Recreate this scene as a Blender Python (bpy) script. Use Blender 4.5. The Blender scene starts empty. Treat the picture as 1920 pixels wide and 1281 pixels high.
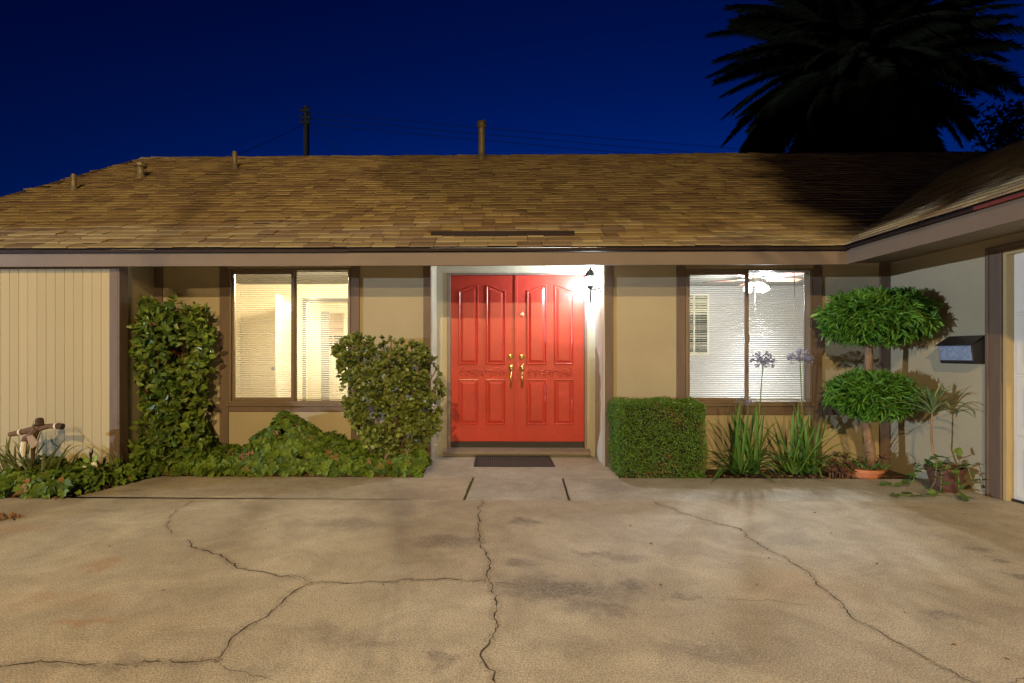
import bpy, math, random
from mathutils import Vector, Matrix, noise as mnoise

# ------------------------------------------------------------------ camera
F = 1000.0                     # focal length in photo pixels (1920 wide)
YAW = math.radians(1.0)
CAM = Vector((0.0, -5.92, 1.24))
PX, PY = 912.5, 664.0          # principal point in the photograph
scene = bpy.context.scene
col = scene.collection
cd = bpy.data.cameras.new('camera')
cd.sensor_width = 36.0
cd.lens = F / 1920 * 36
cd.shift_x = (960 - PX) / 1920
cd.shift_y = (PY - 640.5) / 1920
cd.clip_start = 0.02
cd.clip_end = 2000
cam = bpy.data.objects.new('camera', cd)
cam.location = CAM
cam.rotation_euler = (math.radians(90), 0, YAW)
col.objects.link(cam)
scene.camera = cam

# ------------------------------------------------------------------ sky
world = bpy.data.worlds.new('World')
scene.world = world
world.use_nodes = True
wn, wl = world.node_tree.nodes, world.node_tree.links
wn.clear()
sky = wn.new('ShaderNodeTexSky')
sky.sky_type = 'NISHITA'
sky.sun_disc = False
sky.sun_elevation = math.radians(-4.0)
sky.sun_rotation = math.radians(12.0)
sky.ozone_density = 6.0
sky.air_density = 1.0
sky.dust_density = 0.0
hs = wn.new('ShaderNodeMix'); hs.data_type = 'RGBA'; hs.blend_type = 'MULTIPLY'    # cool white balance of the photograph
hs.inputs[0].default_value = 1.0
hs.inputs[7].default_value = (.02, 2.2, 1.0, 1)
gm = wn.new('ShaderNodeGamma'); gm.inputs['Gamma'].default_value = 1.6
bg = wn.new('ShaderNodeBackground')
bg.inputs['Strength'].default_value = 1.0
wo = wn.new('ShaderNodeOutputWorld')
wl.new(sky.outputs[0], gm.inputs[0]); wl.new(gm.outputs[0], hs.inputs[6])
wl.new(hs.outputs[2], bg.inputs['Color'])
wl.new(bg.outputs[0], wo.inputs['Surface'])

vs = scene.view_settings
vs.view_transform = 'Standard'
vs.look = 'None'
vs.exposure = 3.0
vs.gamma = 1.0
vs.use_curve_mapping = False
scene.render.engine = 'CYCLES'
scene.cycles.use_denoising = True
scene.cycles.max_bounces = 8
scene.cycles.transparent_max_bounces = 24
scene.cycles.sample_clamp_indirect = 6.0

SODIUM = (1.0, 0.70, 0.33)
LAMP_KEY = ((-1.6, -12.5, 6.1), 690.0)
LAMP_FAR = ((3.9, -28.6, 7.4), 1700.0)
LAMP_LOW = ((-34.0, -16.0, 2.6), 6000.0)
PORCH_W = 20.0
FAN_W = 88.0
ROOM_W = 52.0

# ------------------------------------------------------------------ pixel helpers
FWD = Vector((-math.sin(YAW), math.cos(YAW), 0))
RGT = Vector((math.cos(YAW), math.sin(YAW), 0))
def ray(x, y):
    return FWD + RGT * ((x - PX) / F) + Vector((0, 0, (PY - y) / F))
def P(x, y, Y=0.0):            # photo pixel -> point on the plane y = Y
    d = ray(x, y)
    return CAM + d * ((Y - CAM.y) / d.y)
def G(x, y, z=0.0):            # photo pixel -> point on the level plane z
    d = ray(x, y)
    return CAM + d * ((z - CAM.z) / d.z)
def WX(x, Y=0.0): return P(x, 600, Y).x
def WZ(y, Y=0.0, x=930): return P(x, y, Y).z

rng = random.Random(7)
R = math.radians

# ------------------------------------------------------------------ object helpers
WOFF = {}
def setp(o, label=None, cat=None, group=None, kind=None):
    if label: o['label'] = label
    if cat: o['category'] = cat
    if group: o['group'] = group
    if kind: o['kind'] = kind
    return o
def link(o, parent=None, loc=(0, 0, 0)):
    col.objects.link(o)
    loc = Vector(loc)
    WOFF[o.name] = loc
    if parent is not None:
        o.parent = parent
        o.location = loc - WOFF[parent.name]
    else:
        o.location = loc
    return o
def thing(name, loc, label, cat, group=None):
    o = bpy.data.objects.new(name, None)
    o.empty_display_size = 0.1
    link(o, None, loc)
    return setp(o, label, cat, group)

class MB:
    def __init__(s):
        s.v, s.f = [], []
    def add(s, vs, fs):
        n = len(s.v)
        s.v += [tuple(a) for a in vs]
        s.f += [tuple(i + n for i in f) for f in fs]
        return s
    def box(s, x0, x1, y0, y1, z0, z1):
        return s.add([(x0, y0, z0), (x1, y0, z0), (x1, y1, z0), (x0, y1, z0), (x0, y0, z1), (x1, y0, z1), (x1, y1, z1), (x0, y1, z1)],
                     [(0, 3, 2, 1), (4, 5, 6, 7), (0, 1, 5, 4), (1, 2, 6, 5), (2, 3, 7, 6), (3, 0, 4, 7)])
    def prism(s, pts, h0, h1, axis='z'):     # polygon extruded along an axis
        def m(a, b, h):
            return (a, b, h) if axis == 'z' else ((a, h, b) if axis == 'y' else (h, a, b))
        n = len(pts)
        s.add([m(a, b, h0) for a, b in pts] + [m(a, b, h1) for a, b in pts],
              [tuple(range(n))[::-1], tuple(range(n, 2 * n))] + [(i, (i + 1) % n, n + (i + 1) % n, n + i) for i in range(n)])
        return s
    def tube(s, pts, rad, n=8, cap=True):
        pts = [Vector(p) for p in pts]
        if not hasattr(rad, '__len__'): rad = [rad] * len(pts)
        rings = []
        t0 = (pts[1] - pts[0]).normalized()
        up = Vector((0, 0, 1)) if abs(t0.z) < 0.9 else Vector((1, 0, 0))
        a = t0.cross(up).normalized()
        for i, p in enumerate(pts):
            t = (pts[min(i + 1, len(pts) - 1)] - pts[max(i - 1, 0)]).normalized()
            a = (a - t * a.dot(t))
            a = a.normalized() if a.length > 1e-6 else t.orthogonal().normalized()
            b = t.cross(a)
            rings.append([p + (a * math.cos(2 * math.pi * k / n) + b * math.sin(2 * math.pi * k / n)) * rad[i] for k in range(n)])
        vs = [q for r in rings for q in r]
        fs = [(i * n + k, i * n + (k + 1) % n, (i + 1) * n + (k + 1) % n, (i + 1) * n + k) for i in range(len(pts) - 1) for k in range(n)]
        if cap:
            fs.append(tuple(range(n))[::-1])
            fs.append(tuple(range((len(pts) - 1) * n, len(pts) * n)))
        return s.add(vs, fs)
    def lathe(s, prof, c, n=16, sx=1, sy=1, axis='z'):
        c = Vector(c)
        vs = []
        for r, h in prof:
            for k in range(n):
                a = 2 * math.pi * k / n
                u, w = r * math.cos(a) * sx, r * math.sin(a) * sy
                if axis == 'z': q = (u, w, h)
                elif axis == 'y': q = (u, -h, w)      # h points towards -Y
                else: q = (-h, u, w)                  # h points towards -X
                vs.append(c + Vector(q))
        m = len(prof)
        fs = [(i * n + k, i * n + (k + 1) % n, (i + 1) * n + (k + 1) % n, (i + 1) * n + k) for i in range(m - 1) for k in range(n)]
        fs.append(tuple(range(n))[::-1])
        fs.append(tuple(range((m - 1) * n, m * n)))
        return s.add(vs, fs)
    def leaf(s, p, d, nrm, L, W, fold=0.25, droop=0.15, wide=0.4):
        d = d.normalized()
        sd = d.cross(nrm)
        sd = sd.normalized() if sd.length > 1e-5 else d.orthogonal().normalized()
        nn = sd.cross(d)
        a, b = p + d * (L * wide), p + d * (L * 0.78) - nn * (L * droop * 0.5)
        t = p + d * L - nn * (L * droop)
        u = nn * (W * fold)
        return s.add([p, a + sd * W * .5 + u, b + sd * W * .36 + u, t, b - sd * W * .36 + u, a - sd * W * .5 + u], [(0, 1, 2, 3), (0, 3, 4, 5)])
    def lobed(s, p, d, nrm, L, W):           # ivy leaf: five points
        d = d.normalized()
        sd = d.cross(nrm)
        sd = sd.normalized() if sd.length > 1e-5 else d.orthogonal().normalized()
        nn = sd.cross(d)
        prof = [(0.08, 0.0), (0.0, .3), (.25, .5), (.42, .3), (.66, .36), (.72, .17), (1, 0)]
        vs = [p + d * (L * .08)] + [p + d * (L * t) + sd * (W * w) + nn * (W * w * .3) for t, w in prof[1:-1]] + [p + d * L - nn * L * .12] + \
             [p + d * (L * t) - sd * (W * w) + nn * (W * w * .3) for t, w in prof[1:-1][::-1]]
        m = len(prof) - 1
        return s.add(vs, [tuple(range(0, m + 1)), tuple([0] + list(range(m, 2 * m)))])
    def strap(s, pts, wid, nrm_up=Vector((0, 0, 1)), fold=0.2):   # long strip leaf along a curve
        pts = [Vector(p) for p in pts]
        n = len(pts)
        vs = []
        for i, p in enumerate(pts):
            t = (pts[min(i + 1, n - 1)] - pts[max(i - 1, 0)]).normalized()
            sd = t.cross(nrm_up)
            if sd.length < 0.05: sd = t.cross(Vector((0.3, -1, 0)))
            sd.normalize()
            nn = sd.cross(t)
            w = wid[i] if hasattr(wid, '__len__') else wid
            vs += [p + sd * w * .5 + nn * w * fold, p, p - sd * w * .5 + nn * w * fold]
        fs = []
        for i in range(n - 1):
            a = i * 3
            fs += [(a, a + 1, a + 4, a + 3), (a + 1, a + 2, a + 5, a + 4)]
        return s.add(vs, fs)
    def mesh(s, name, off=(0, 0, 0), smooth=False):
        me = bpy.data.meshes.new(name)
        o = Vector(off)
        me.from_pydata([Vector(v) - o for v in s.v], [], s.f)
        if smooth:
            me.polygons.foreach_set('use_smooth', [True] * len(me.polygons))
        me.update()
        return me
    def build(s, name, m, parent=None, loc=None, smooth=False, **kw):
        off = Vector(loc) if loc is not None else (WOFF[parent.name] if parent is not None else Vector((0, 0, 0)))
        me = s.mesh(name, off, smooth)
        me.materials.append(m)
        o = bpy.data.objects.new(name, me)
        link(o, parent, off)
        return setp(o, **kw)

def place(name, me, parent, mtx):           # shared mesh, world matrix
    o = bpy.data.objects.new(name, me)
    col.objects.link(o)
    o.parent = parent
    o.matrix_basis = Matrix.Translation(-WOFF[parent.name]) @ mtx
    return o
def bevel(o, w, seg=2):
    b = o.modifiers.new('bevel', 'BEVEL')
    b.width, b.segments, b.limit_method, b.angle_limit = w, seg, 'ANGLE', R(40)
    return o

# ------------------------------------------------------------------ materials
def newmat(name):
    m = bpy.data.materials.new(name)
    m.use_nodes = True
    n, l = m.node_tree.nodes, m.node_tree.links
    n.clear()
    out = n.new('ShaderNodeOutputMaterial')
    return m, n, l, out
def math_node(n, l, op, a, b=None, clamp=False):
    q = n.new('ShaderNodeMath'); q.operation = op; q.use_clamp = clamp
    for i, x in enumerate((a, b)):
        if x is None: continue
        if isinstance(x, (int, float)): q.inputs[i].default_value = x
        else: l.new(x, q.inputs[i])
    return q.outputs[0]
def noise_node(n, l, vec, scale, detail=6, rough=.6, dist=0):
    q = n.new('ShaderNodeTexNoise')
    q.inputs['Scale'].default_value = scale
    q.inputs['Detail'].default_value = detail
    q.inputs['Roughness'].default_value = rough
    q.inputs['Distortion'].default_value = dist
    l.new(vec, q.inputs['Vector'])
    return q.outputs['Fac']
def ramp(n, l, fac, stops):
    q = n.new('ShaderNodeValToRGB')
    e = q.color_ramp.elements
    while len(e) < len(stops): e.new(.5)
    for i, (p, c) in enumerate(stops):
        e[i].position = p
        e[i].color = (*c, 1) if len(c) == 3 else c
    l.new(fac, q.inputs[0])
    return q.outputs[0]
def mixc(n, l, fac, a, b, mode='MIX'):
    q = n.new('ShaderNodeMix'); q.data_type = 'RGBA'; q.blend_type = mode
    for s, x in ((q.inputs[0], fac), (q.inputs[6], a), (q.inputs[7], b)):
        if isinstance(x, (int, float)): s.default_value = x
        elif isinstance(x, tuple): s.default_value = (*x, 1)
        else: l.new(x, s)
    return q.outputs[2]
def sc(c, k): return tuple(min(1, v * k) for v in c)

def pmat(name, c, rough=.7, var=.15, scale=3.0, bump=.15, bscale=90, metal=0.0, spec=.4, rnd=0.0, bdist=.004, stretch=None, dirt=None):
    m, n, l, out = newmat(name)
    p = n.new('ShaderNodeBsdfPrincipled')
    tc = n.new('ShaderNodeTexCoord')
    vec = tc.outputs['Object']
    if stretch:
        mp = n.new('ShaderNodeMapping'); mp.inputs['Scale'].default_value = stretch
        l.new(vec, mp.inputs['Vector']); vec = mp.outputs[0]
    f = noise_node(n, l, vec, scale)
    cc = ramp(n, l, f, [(.3, sc(c, 1 - var)), (.7, sc(c, 1 + var))])
    if rnd:
        oi = n.new('ShaderNodeObjectInfo')
        k = math_node(n, l, 'MULTIPLY_ADD', oi.outputs['Random'], 2 * rnd)
        k.node.inputs[2].default_value = 1 - rnd
        hv = n.new('ShaderNodeHueSaturation'); l.new(cc, hv.inputs['Color']); l.new(k, hv.inputs['Value'])
        cc = hv.outputs[0]
    if dirt:
        f2 = noise_node(n, l, vec, dirt[1], 8, .7)
        cc = mixc(n, l, ramp(n, l, f2, [(dirt[2], (0, 0, 0)), (dirt[2] + .2, (dirt[3],) * 3)]), cc, dirt[0])
    l.new(cc, p.inputs['Base Color'])
    p.inputs['Roughness'].default_value = rough
    p.inputs['Metallic'].default_value = metal
    p.inputs['Specular IOR Level'].default_value = spec
    if bump:
        b = n.new('ShaderNodeBump')
        b.inputs['Strength'].default_value = bump
        b.inputs['Distance'].default_value = bdist
        l.new(noise_node(n, l, vec, bscale, 8, .65), b.inputs['Height'])
        l.new(b.outputs[0], p.inputs['Normal'])
    l.new(p.outputs[0], out.inputs[0])
    return m

def leafmat(name, dark, light, rough=.42, trans=.22, obj=False, spec=.45):
    m, n, l, out = newmat(name)
    p = n.new('ShaderNodeBsdfPrincipled')
    if obj: rv = n.new('ShaderNodeObjectInfo').outputs['Random']
    else: rv = n.new('ShaderNodeNewGeometry').outputs['Random Per Island']
    tc = n.new('ShaderNodeTexCoord')
    f = noise_node(n, l, tc.outputs['Object'], 6, 3)
    s = math_node(n, l, 'ADD', math_node(n, l, 'MULTIPLY', rv, .75), math_node(n, l, 'MULTIPLY', f, .35), True)
    mid = tuple((a + b) / 2 for a, b in zip(dark, light))
    cc = ramp(n, l, s, [(.05, dark), (.55, mid), (1.0, light)])
    l.new(cc, p.inputs['Base Color'])
    p.inputs['Roughness'].default_value = rough
    p.inputs['Specular IOR Level'].default_value = spec
    t = n.new('ShaderNodeBsdfTranslucent'); l.new(cc, t.inputs['Color'])
    mx = n.new('ShaderNodeMixShader'); mx.inputs[0].default_value = trans
    l.new(p.outputs[0], mx.inputs[1]); l.new(t.outputs[0], mx.inputs[2]); l.new(mx.outputs[0], out.inputs[0])
    return m

def emat(name, c, k, clear=0):
    m, n, l, out = newmat(name)
    e = n.new('ShaderNodeEmission')
    e.inputs['Color'].default_value = (*c, 1); e.inputs['Strength'].default_value = k
    if clear:
        t = n.new('ShaderNodeBsdfTransparent'); mx = n.new('ShaderNodeMixShader'); mx.inputs[0].default_value = clear
        l.new(e.outputs[0], mx.inputs[1]); l.new(t.outputs[0], mx.inputs[2]); l.new(mx.outputs[0], out.inputs[0])
    else: l.new(e.outputs[0], out.inputs[0])
    return m
def glassmat(name, refl=.5, tint=(.95, .97, .96)):
    m, n, l, out = newmat(name)
    t = n.new('ShaderNodeBsdfTransparent'); t.inputs['Color'].default_value = (*tint, 1)
    g = n.new('ShaderNodeBsdfGlossy'); g.inputs['Roughness'].default_value = .02
    fr = n.new('ShaderNodeFresnel'); fr.inputs['IOR'].default_value = 1.45
    mx = n.new('ShaderNodeMixShader')
    l.new(math_node(n, l, 'MULTIPLY', fr.outputs[0], refl), mx.inputs[0])
    l.new(t.outputs[0], mx.inputs[1]); l.new(g.outputs[0], mx.inputs[2]); l.new(mx.outputs[0], out.inputs[0])
    return m

def shinglemat(name):
    m, n, l, out = newmat(name)
    p = n.new('ShaderNodeBsdfPrincipled')
    geo = n.new('ShaderNodeNewGeometry'); oi = n.new('ShaderNodeObjectInfo')
    s = math_node(n, l, 'FRACT', math_node(n, l, 'ADD', geo.outputs['Random Per Island'], math_node(n, l, 'MULTIPLY', oi.outputs['Random'], 7.3)))
    cc = ramp(n, l, s, [(0, (.165, .118, .078)), (.25, (.205, .150, .090)), (.5, (.24, .182, .098)), (.75, (.27, .215, .112)), (1, (.31, .25, .135))])
    tc = n.new('ShaderNodeTexCoord')
    g = noise_node(n, l, tc.outputs['Object'], 260, 3, .7)
    cc = mixc(n, l, .55, cc, ramp(n, l, g, [(.3, (.3, .28, .26)), (.7, (.95, .92, .88))]), 'OVERLAY')
    l.new(cc, p.inputs['Base Color'])
    p.inputs['Roughness'].default_value = .92
    p.inputs['Specular IOR Level'].default_value = .15
    b = n.new('ShaderNodeBump'); b.inputs['Strength'].default_value = .4; b.inputs['Distance'].default_value = .003
    l.new(g, b.inputs['Height']); l.new(b.outputs[0], p.inputs['Normal'])
    l.new(p.outputs[0], out.inputs[0])
    return m

def concretemat(name, tint=(1, 1, 1), stains=(), rust=()):
    m, n, l, out = newmat(name)
    p = n.new('ShaderNodeBsdfPrincipled')
    tc = n.new('ShaderNodeTexCoord'); vec = tc.outputs['Object']
    big = noise_node(n, l, vec, .9, 8, .6)
    mid = noise_node(n, l, vec, 4.5, 8, .7, .4)
    fine = noise_node(n, l, vec, 130, 4, .75)
    base = ramp(n, l, big, [(.3, tuple(a * b for a, b in zip((.40, .345, .27), tint))), (.7, tuple(a * b for a, b in zip((.52, .465, .375), tint)))])
    cc = mixc(n, l, ramp(n, l, mid, [(.42, (0, 0, 0)), (.72, (.6, .6, .6))]), base, (.33, .28, .225))
    sp = noise_node(n, l, vec, 210, 2, .5)
    cc = mixc(n, l, .8, cc, ramp(n, l, fine, [(.34, (.14, .12, .10)), (.5, (.5, .5, .5)), (.68, (.82, .80, .76))]), 'OVERLAY')
    cc = mixc(n, l, ramp(n, l, sp, [(.60, (0, 0, 0)), (.68, (.75, .75, .75))]), cc, (.11, .085, .065))
    cloud = noise_node(n, l, vec, 2.1, 9, .72, .8)
    cc = mixc(n, l, .5, cc, ramp(n, l, cloud, [(.33, (.30, .29, .28)), (.52, (.5, .5, .5)), (.68, (.70, .70, .70))]), 'OVERLAY')
    dn = n.new('ShaderNodeTexNoise'); dn.inputs['Scale'].default_value = 3.2; dn.inputs['Detail'].default_value = 7; dn.inputs['Roughness'].default_value = .7
    l.new(vec, dn.inputs['Vector'])
    off = n.new('ShaderNodeVectorMath'); off.operation = 'MULTIPLY_ADD'
    off.inputs[1].default_value = (.55, .55, 0); 
    l.new(dn.outputs['Color'], off.inputs[0]); l.new(vec, off.inputs[2])
    def blotch(cc, lst, colr, amt):
        tot = None
        for (x, y, rx, ry, k) in lst:
            mp = n.new('ShaderNodeMapping'); mp.vector_type = 'TEXTURE'
            mp.inputs['Location'].default_value = (x + .27, y + .27, 0); mp.inputs['Scale'].default_value = (rx, ry, 50)
            l.new(off.outputs[0], mp.inputs['Vector'])
            ln = n.new('ShaderNodeVectorMath'); ln.operation = 'LENGTH'; l.new(mp.outputs[0], ln.inputs[0])
            q = n.new('ShaderNodeMapRange'); q.interpolation_type = 'SMOOTHSTEP'
            q.inputs[1].default_value = 1.25; q.inputs[2].default_value = .2; q.inputs[3].default_value = 0; q.inputs[4].default_value = k
            l.new(ln.outputs['Value'], q.inputs[0])
            tot = q.outputs[0] if tot is None else math_node(n, l, 'MAXIMUM', tot, q.outputs[0])
        if tot is None: return cc
        gr = ramp(n, l, noise_node(n, l, vec, 42, 6, .8), [(.35, (.25, .25, .25)), (.6, (1, 1, 1))])
        return mixc(n, l, math_node(n, l, 'MULTIPLY', math_node(n, l, 'MULTIPLY', tot, gr), amt), cc, colr)
    cc = blotch(cc, stains, (.085, .075, .075), .8)
    cc = blotch(cc, rust, (.36, .16, .06), .6)
    l.new(cc, p.inputs['Base Color'])
    p.inputs['Roughness'].default_value = .8
    p.inputs['Specular IOR Level'].default_value = .3
    b = n.new('ShaderNodeBump'); b.inputs['Strength'].default_value = .5; b.inputs['Distance'].default_value = .003
    l.new(math_node(n, l, 'ADD', fine, math_node(n, l, 'MULTIPLY', mid, 1.5)), b.inputs['Height'])
    l.new(b.outputs[0], p.inputs['Normal'])
    l.new(p.outputs[0], out.inputs[0])
    return m

def gpx(x, y, rx, ry, k=1.0):      # an oval on the drive given in photo pixels
    c, e, t = G(x, y), G(x + rx, y), G(x, y - ry)
    return (c.x, c.y, max(.03, e.x - c.x), max(.03, t.y - c.y), k)
STAINS = [gpx(1060, 1108, 150, 22), gpx(1190, 1098, 40, 12), gpx(1120, 1140, 90, 16, .8), gpx(985, 981, 40, 8, .9), gpx(1140, 1038, 70, 10, .8), gpx(970, 1055, 40, 10, .8),
          gpx(660, 984, 90, 14, .7), gpx(830, 1014, 80, 10, .8), gpx(1330, 1215, 160, 22, .55), gpx(1100, 1215, 120, 26, .5), gpx(1770, 1155, 50, 14, .75), gpx(1835, 1030, 34, 9, .9), gpx(1870, 1048, 20, 6, .9),
          gpx(1910, 1078, 24, 8, .9), gpx(1275, 1114, 26, 6, .8), gpx(700, 1205, 60, 16, .5), gpx(845, 1235, 40, 10, .7), gpx(510, 1245, 80, 18, .45), gpx(250, 1245, 200, 14, .4), gpx(1480, 1010, 60, 12, .45), gpx(620, 1190, 90, 18, .4)]
RUST = [gpx(190, 1057, 40, 9), gpx(170, 1163, 50, 13), gpx(40, 1130, 70, 20, .7), gpx(30, 990, 80, 14, .7), gpx(170, 1120, 80, 20, .45), gpx(1500, 1100, 120, 30, .4)]

M = {}
M['stucco'] = pmat('stucco', (.35, .30, .195), .9, .07, 1.6, .5, 120, bdist=.003, dirt=((.20, .165, .105), 1.3, .62, .35))
M['siding'] = pmat('siding_paint', (.385, .325, .19), .75, .06, 2.0, .15, 60, rnd=.05, stretch=(1, 1, .2))
M['white_stucco'] = pmat('cream_stucco', (.46, .43, .335), .9, .06, 2, .7, 110, bdist=.004)
M['trim'] = pmat('brown_trim_paint', (.125, .085, .06), .6, .15, 4, .2, 50, stretch=(3, 3, .5))
M['fascia'] = pmat('taupe_fascia_paint', (.15, .112, .082), .6, .08, 2, .15, 60, dirt=((.09, .07, .055), 3, .66, .4))
M['drip'] = pmat('dark_brown_metal', (.020, .011, .009), .7, .2, 5, .05, spec=.2)
M['soffit'] = pmat('soffit_paint', (.24, .20, .15), .8)
M['shingle'] = shinglemat('shingle_granules')
M['felt'] = pmat('roof_underlay', (.05, .04, .035), .95)
M['door'] = pmat('red_gloss_door_paint', (.44, .044, .030), .30, .10, 3, .12, 45, spec=.45, bdist=.002, dirt=((.22, .022, .016), 5, .56, .5))
M['brass'] = pmat('polished_brass', (.80, .58, .24), .2, .1, 20, 0, metal=1)
M['steel'] = pmat('brushed_steel', (.6, .58, .55), .3, .1, 20, 0, metal=1)
M['black'] = pmat('black_metal', (.018, .017, .018), .4, .2, 12, .05, spec=.5)
M['mailface'] = pmat('reflection_blue_steel', (.26, .34, .52), .35, .25, 30, .25, 160, metal=.35)  # blue base colour paints reflected lamp light onto the black box front
M['lampmetal'] = pmat('pewter_lamp_metal', (.022, .022, .025), .55, .2, 20, .1, metal=.1)
M['rubber'] = pmat('mat_rubber', (.035, .032, .036), .85, .2, 20, .4, 150)
M['alu'] = pmat('bronze_window_frame', (.17, .125, .085), .45, .08, 4, .05, metal=.2)
M['frieze'] = pmat('window_head_strip', (.27, .21, .115), .6)
M['glass'] = glassmat('window_glass')
M['slat'] = pmat('blind_slat', (.36, .34, .305), .6, .04, 5, 0, spec=.2)
M['room_warm'] = pmat('cream_room_paint', (.72, .63, .46), .9, .03, 1, 0)
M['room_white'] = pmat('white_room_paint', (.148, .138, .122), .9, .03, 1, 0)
M['door_white'] = pmat('white_interior_door', (.62, .52, .44), .5, .03, 1, 0)
M['dark_pane'] = pmat('night_pane', (.01, .014, .014), .1, .1, 1, 0, spec=.6)
M['carpet'] = pmat('carpet', (.30, .25, .19), .95)
M['wood_blade'] = pmat('fan_blade_wood', (.22, .10, .07), .5, .2, 8, .05, stretch=(1, 6, 1))
M['shade'] = emat('lit_frosted_shade', (1, .98, .96), 2.0)
M['dome'] = emat('lit_warm_dome', (1, .86, .62), 1.0)
M['lampglass'] = emat('lit_lamp_glass', (.93, .97, 1.0), 2.5, .75)
M['street_glass'] = emat('lit_street_luminaire', SODIUM, 20.0)
M['concrete'] = concretemat('weathered_concrete', (1, 1, 1), STAINS, RUST)
M['walk'] = concretemat('cool_lit_walk_concrete', (.92, 1.0, 1.14), [gpx(1005, 925, 40, 6, .8), gpx(930, 926, 26, 3, .7), gpx(1110, 872, 40, 10, .5)], ())  # drive concrete with a cool tint painting in white porch and window light
M['crack'] = pmat('crack_dirt', (.055, .042, .03), .98, .3, 30, .3)
def dirtmat():
    m, n, l, out = newmat('dirt_along_crack')
    d = n.new('ShaderNodeBsdfDiffuse'); d.inputs['Color'].default_value = (.07, .05, .035, 1)
    t = n.new('ShaderNodeBsdfTransparent'); mx = n.new('ShaderNodeMixShader')
    tc = n.new('ShaderNodeTexCoord')
    f = noise_node(n, l, tc.outputs['Object'], 55, 6, .8)
    l.new(ramp(n, l, f, [(.48, (0, 0, 0)), (.72, (.6, .6, .6))]), mx.inputs[0])
    l.new(t.outputs[0], mx.inputs[1]); l.new(d.outputs[0], mx.inputs[2]); l.new(mx.outputs[0], out.inputs[0])
    return m
M['crackdirt'] = dirtmat()
M['moss'] = leafmat('joint_moss', (.05, .07, .015), (.12, .14, .03))
M['soil'] = pmat('soil', (.055, .035, .022), .95, .4, 9, .8, 40, bdist=.02)
M['ground'] = pmat('dry_lawn_ground', (.06, .06, .03), .95, .4, 2, .6, 30, bdist=.02)
M['asphalt'] = pmat('asphalt', (.05, .05, .05), .9, .2, 3, .5, 120)
M['pole'] = pmat('utility_pole_wood', (.03, .022, .018), .9, .3, 6, .3, stretch=(4, 4, .5))
M['wire'] = pmat('wire_black', (.01, .01, .012), .7, 0, 1, 0)
M['galv'] = pmat('galvanised_vent', (.20, .165, .11), .55, .25, 14, .1, metal=.3)
M['bark'] = pmat('bark', (.23, .145, .085), .9, .35, 9, .9, 28, bdist=.015, stretch=(3, 3, .6))
M['palm_bark'] = pmat('palm_trunk_bark', (.03, .024, .016), .95, .35, 6, .9, 10, bdist=.04)
M['terra'] = pmat('terracotta', (.46, .17, .08), .75, .15, 8, .2, 60)
M['pot'] = pmat('brown_glazed_pot', (.10, .045, .035), .4, .2, 8, .1)
M['camellia'] = leafmat('glossy_shrub_leaf', (.035, .075, .010), (.20, .27, .04), .42)
M['camellia_o'] = leafmat('glossy_shrub_leaf_large', (.04, .09, .012), (.21, .30, .045), .40, obj=True)
M['redleaf'] = leafmat('young_red_leaf', (.14, .03, .02), (.2, .06, .03))
M['jade'] = leafmat('jade_leaf', (.05, .075, .012), (.22, .26, .05), .40, .1)
M['ivy'] = leafmat('ivy_leaf', (.022, .055, .008), (.18, .27, .03), .6, spec=.25)
M['boxwood'] = leafmat('boxwood_leaf', (.035, .085, .01), (.16, .29, .03), .45)
M['podo'] = leafmat('topiary_leaf', (.035, .11, .012), (.16, .36, .045), .42)
M['strap'] = leafmat('strap_leaf', (.035, .09, .015), (.13, .26, .045), .38, .25, obj=True)
M['lily'] = leafmat('lily_leaf', (.09, .12, .03), (.22, .24, .08), .5, .25, obj=True)
M['dracaena'] = leafmat('variegated_leaf', (.05, .11, .03), (.27, .33, .15), .42, .2, obj=True)
M['pothos'] = leafmat('pothos_leaf', (.03, .08, .015), (.13, .21, .04), .35, .2, obj=True)
M['dry'] = leafmat('dry_leaf', (.16, .075, .03), (.30, .16, .07), .8, .1)
M['redsucc'] = leafmat('bronze_succulent', (.10, .045, .035), (.24, .13, .08), .45, .1)
M['greensucc'] = leafmat('green_succulent', (.03, .10, .03), (.12, .27, .06), .4, .15)
M['stalk'] = pmat('green_stalk', (.10, .17, .04), .5, .1, 5, 0)
M['petal'] = leafmat('violet_petal', (.12, .11, .19), (.42, .41, .54), .6, .3)
M['palmleaf'] = leafmat('palm_leaflet', (.006, .008, .004), (.016, .018, .008), .85, .1, spec=.08)
M['treeleaf'] = leafmat('dark_tree_leaf', (.018, .028, .01), (.04, .055, .02), .5, .2)
M['stonefig'] = pmat('weathered_wood', (.13, .075, .042), .85, .35, 20, .5, 40)
M['figdark'] = pmat('dark_wood', (.06, .036, .022), .85, .35, 20, .5, 40)
M['figsign'] = pmat('tan_plaque', (.30, .22, .155), .8, .15, 20, .3, 60)
M['cream'] = pmat('cream_paint', (.72, .66, .52), .6, .08, 20, .1)
M['lime'] = pmat('lime_paint', (.22, .34, .08), .55, .12, 12, .1)
M['garage'] = pmat('garage_door_paint', (.66, .62, .55), .6, .05, 3, .1)
M['jamb'] = pmat('garage_jamb_paint', (.40, .31, .15), .6, .06, 3, .1)
M['redtrim'] = pmat('red_brown_metal', (.16, .03, .025), .55, .15, 4, .05)
M['pole_metal'] = pmat('grey_pole_metal', (.25, .25, .24), .5, .1, 5, .05, metal=.5)
M['gear'] = pmat('camera_black', (.02, .02, .02), .5, .1, 10, .05)

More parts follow.
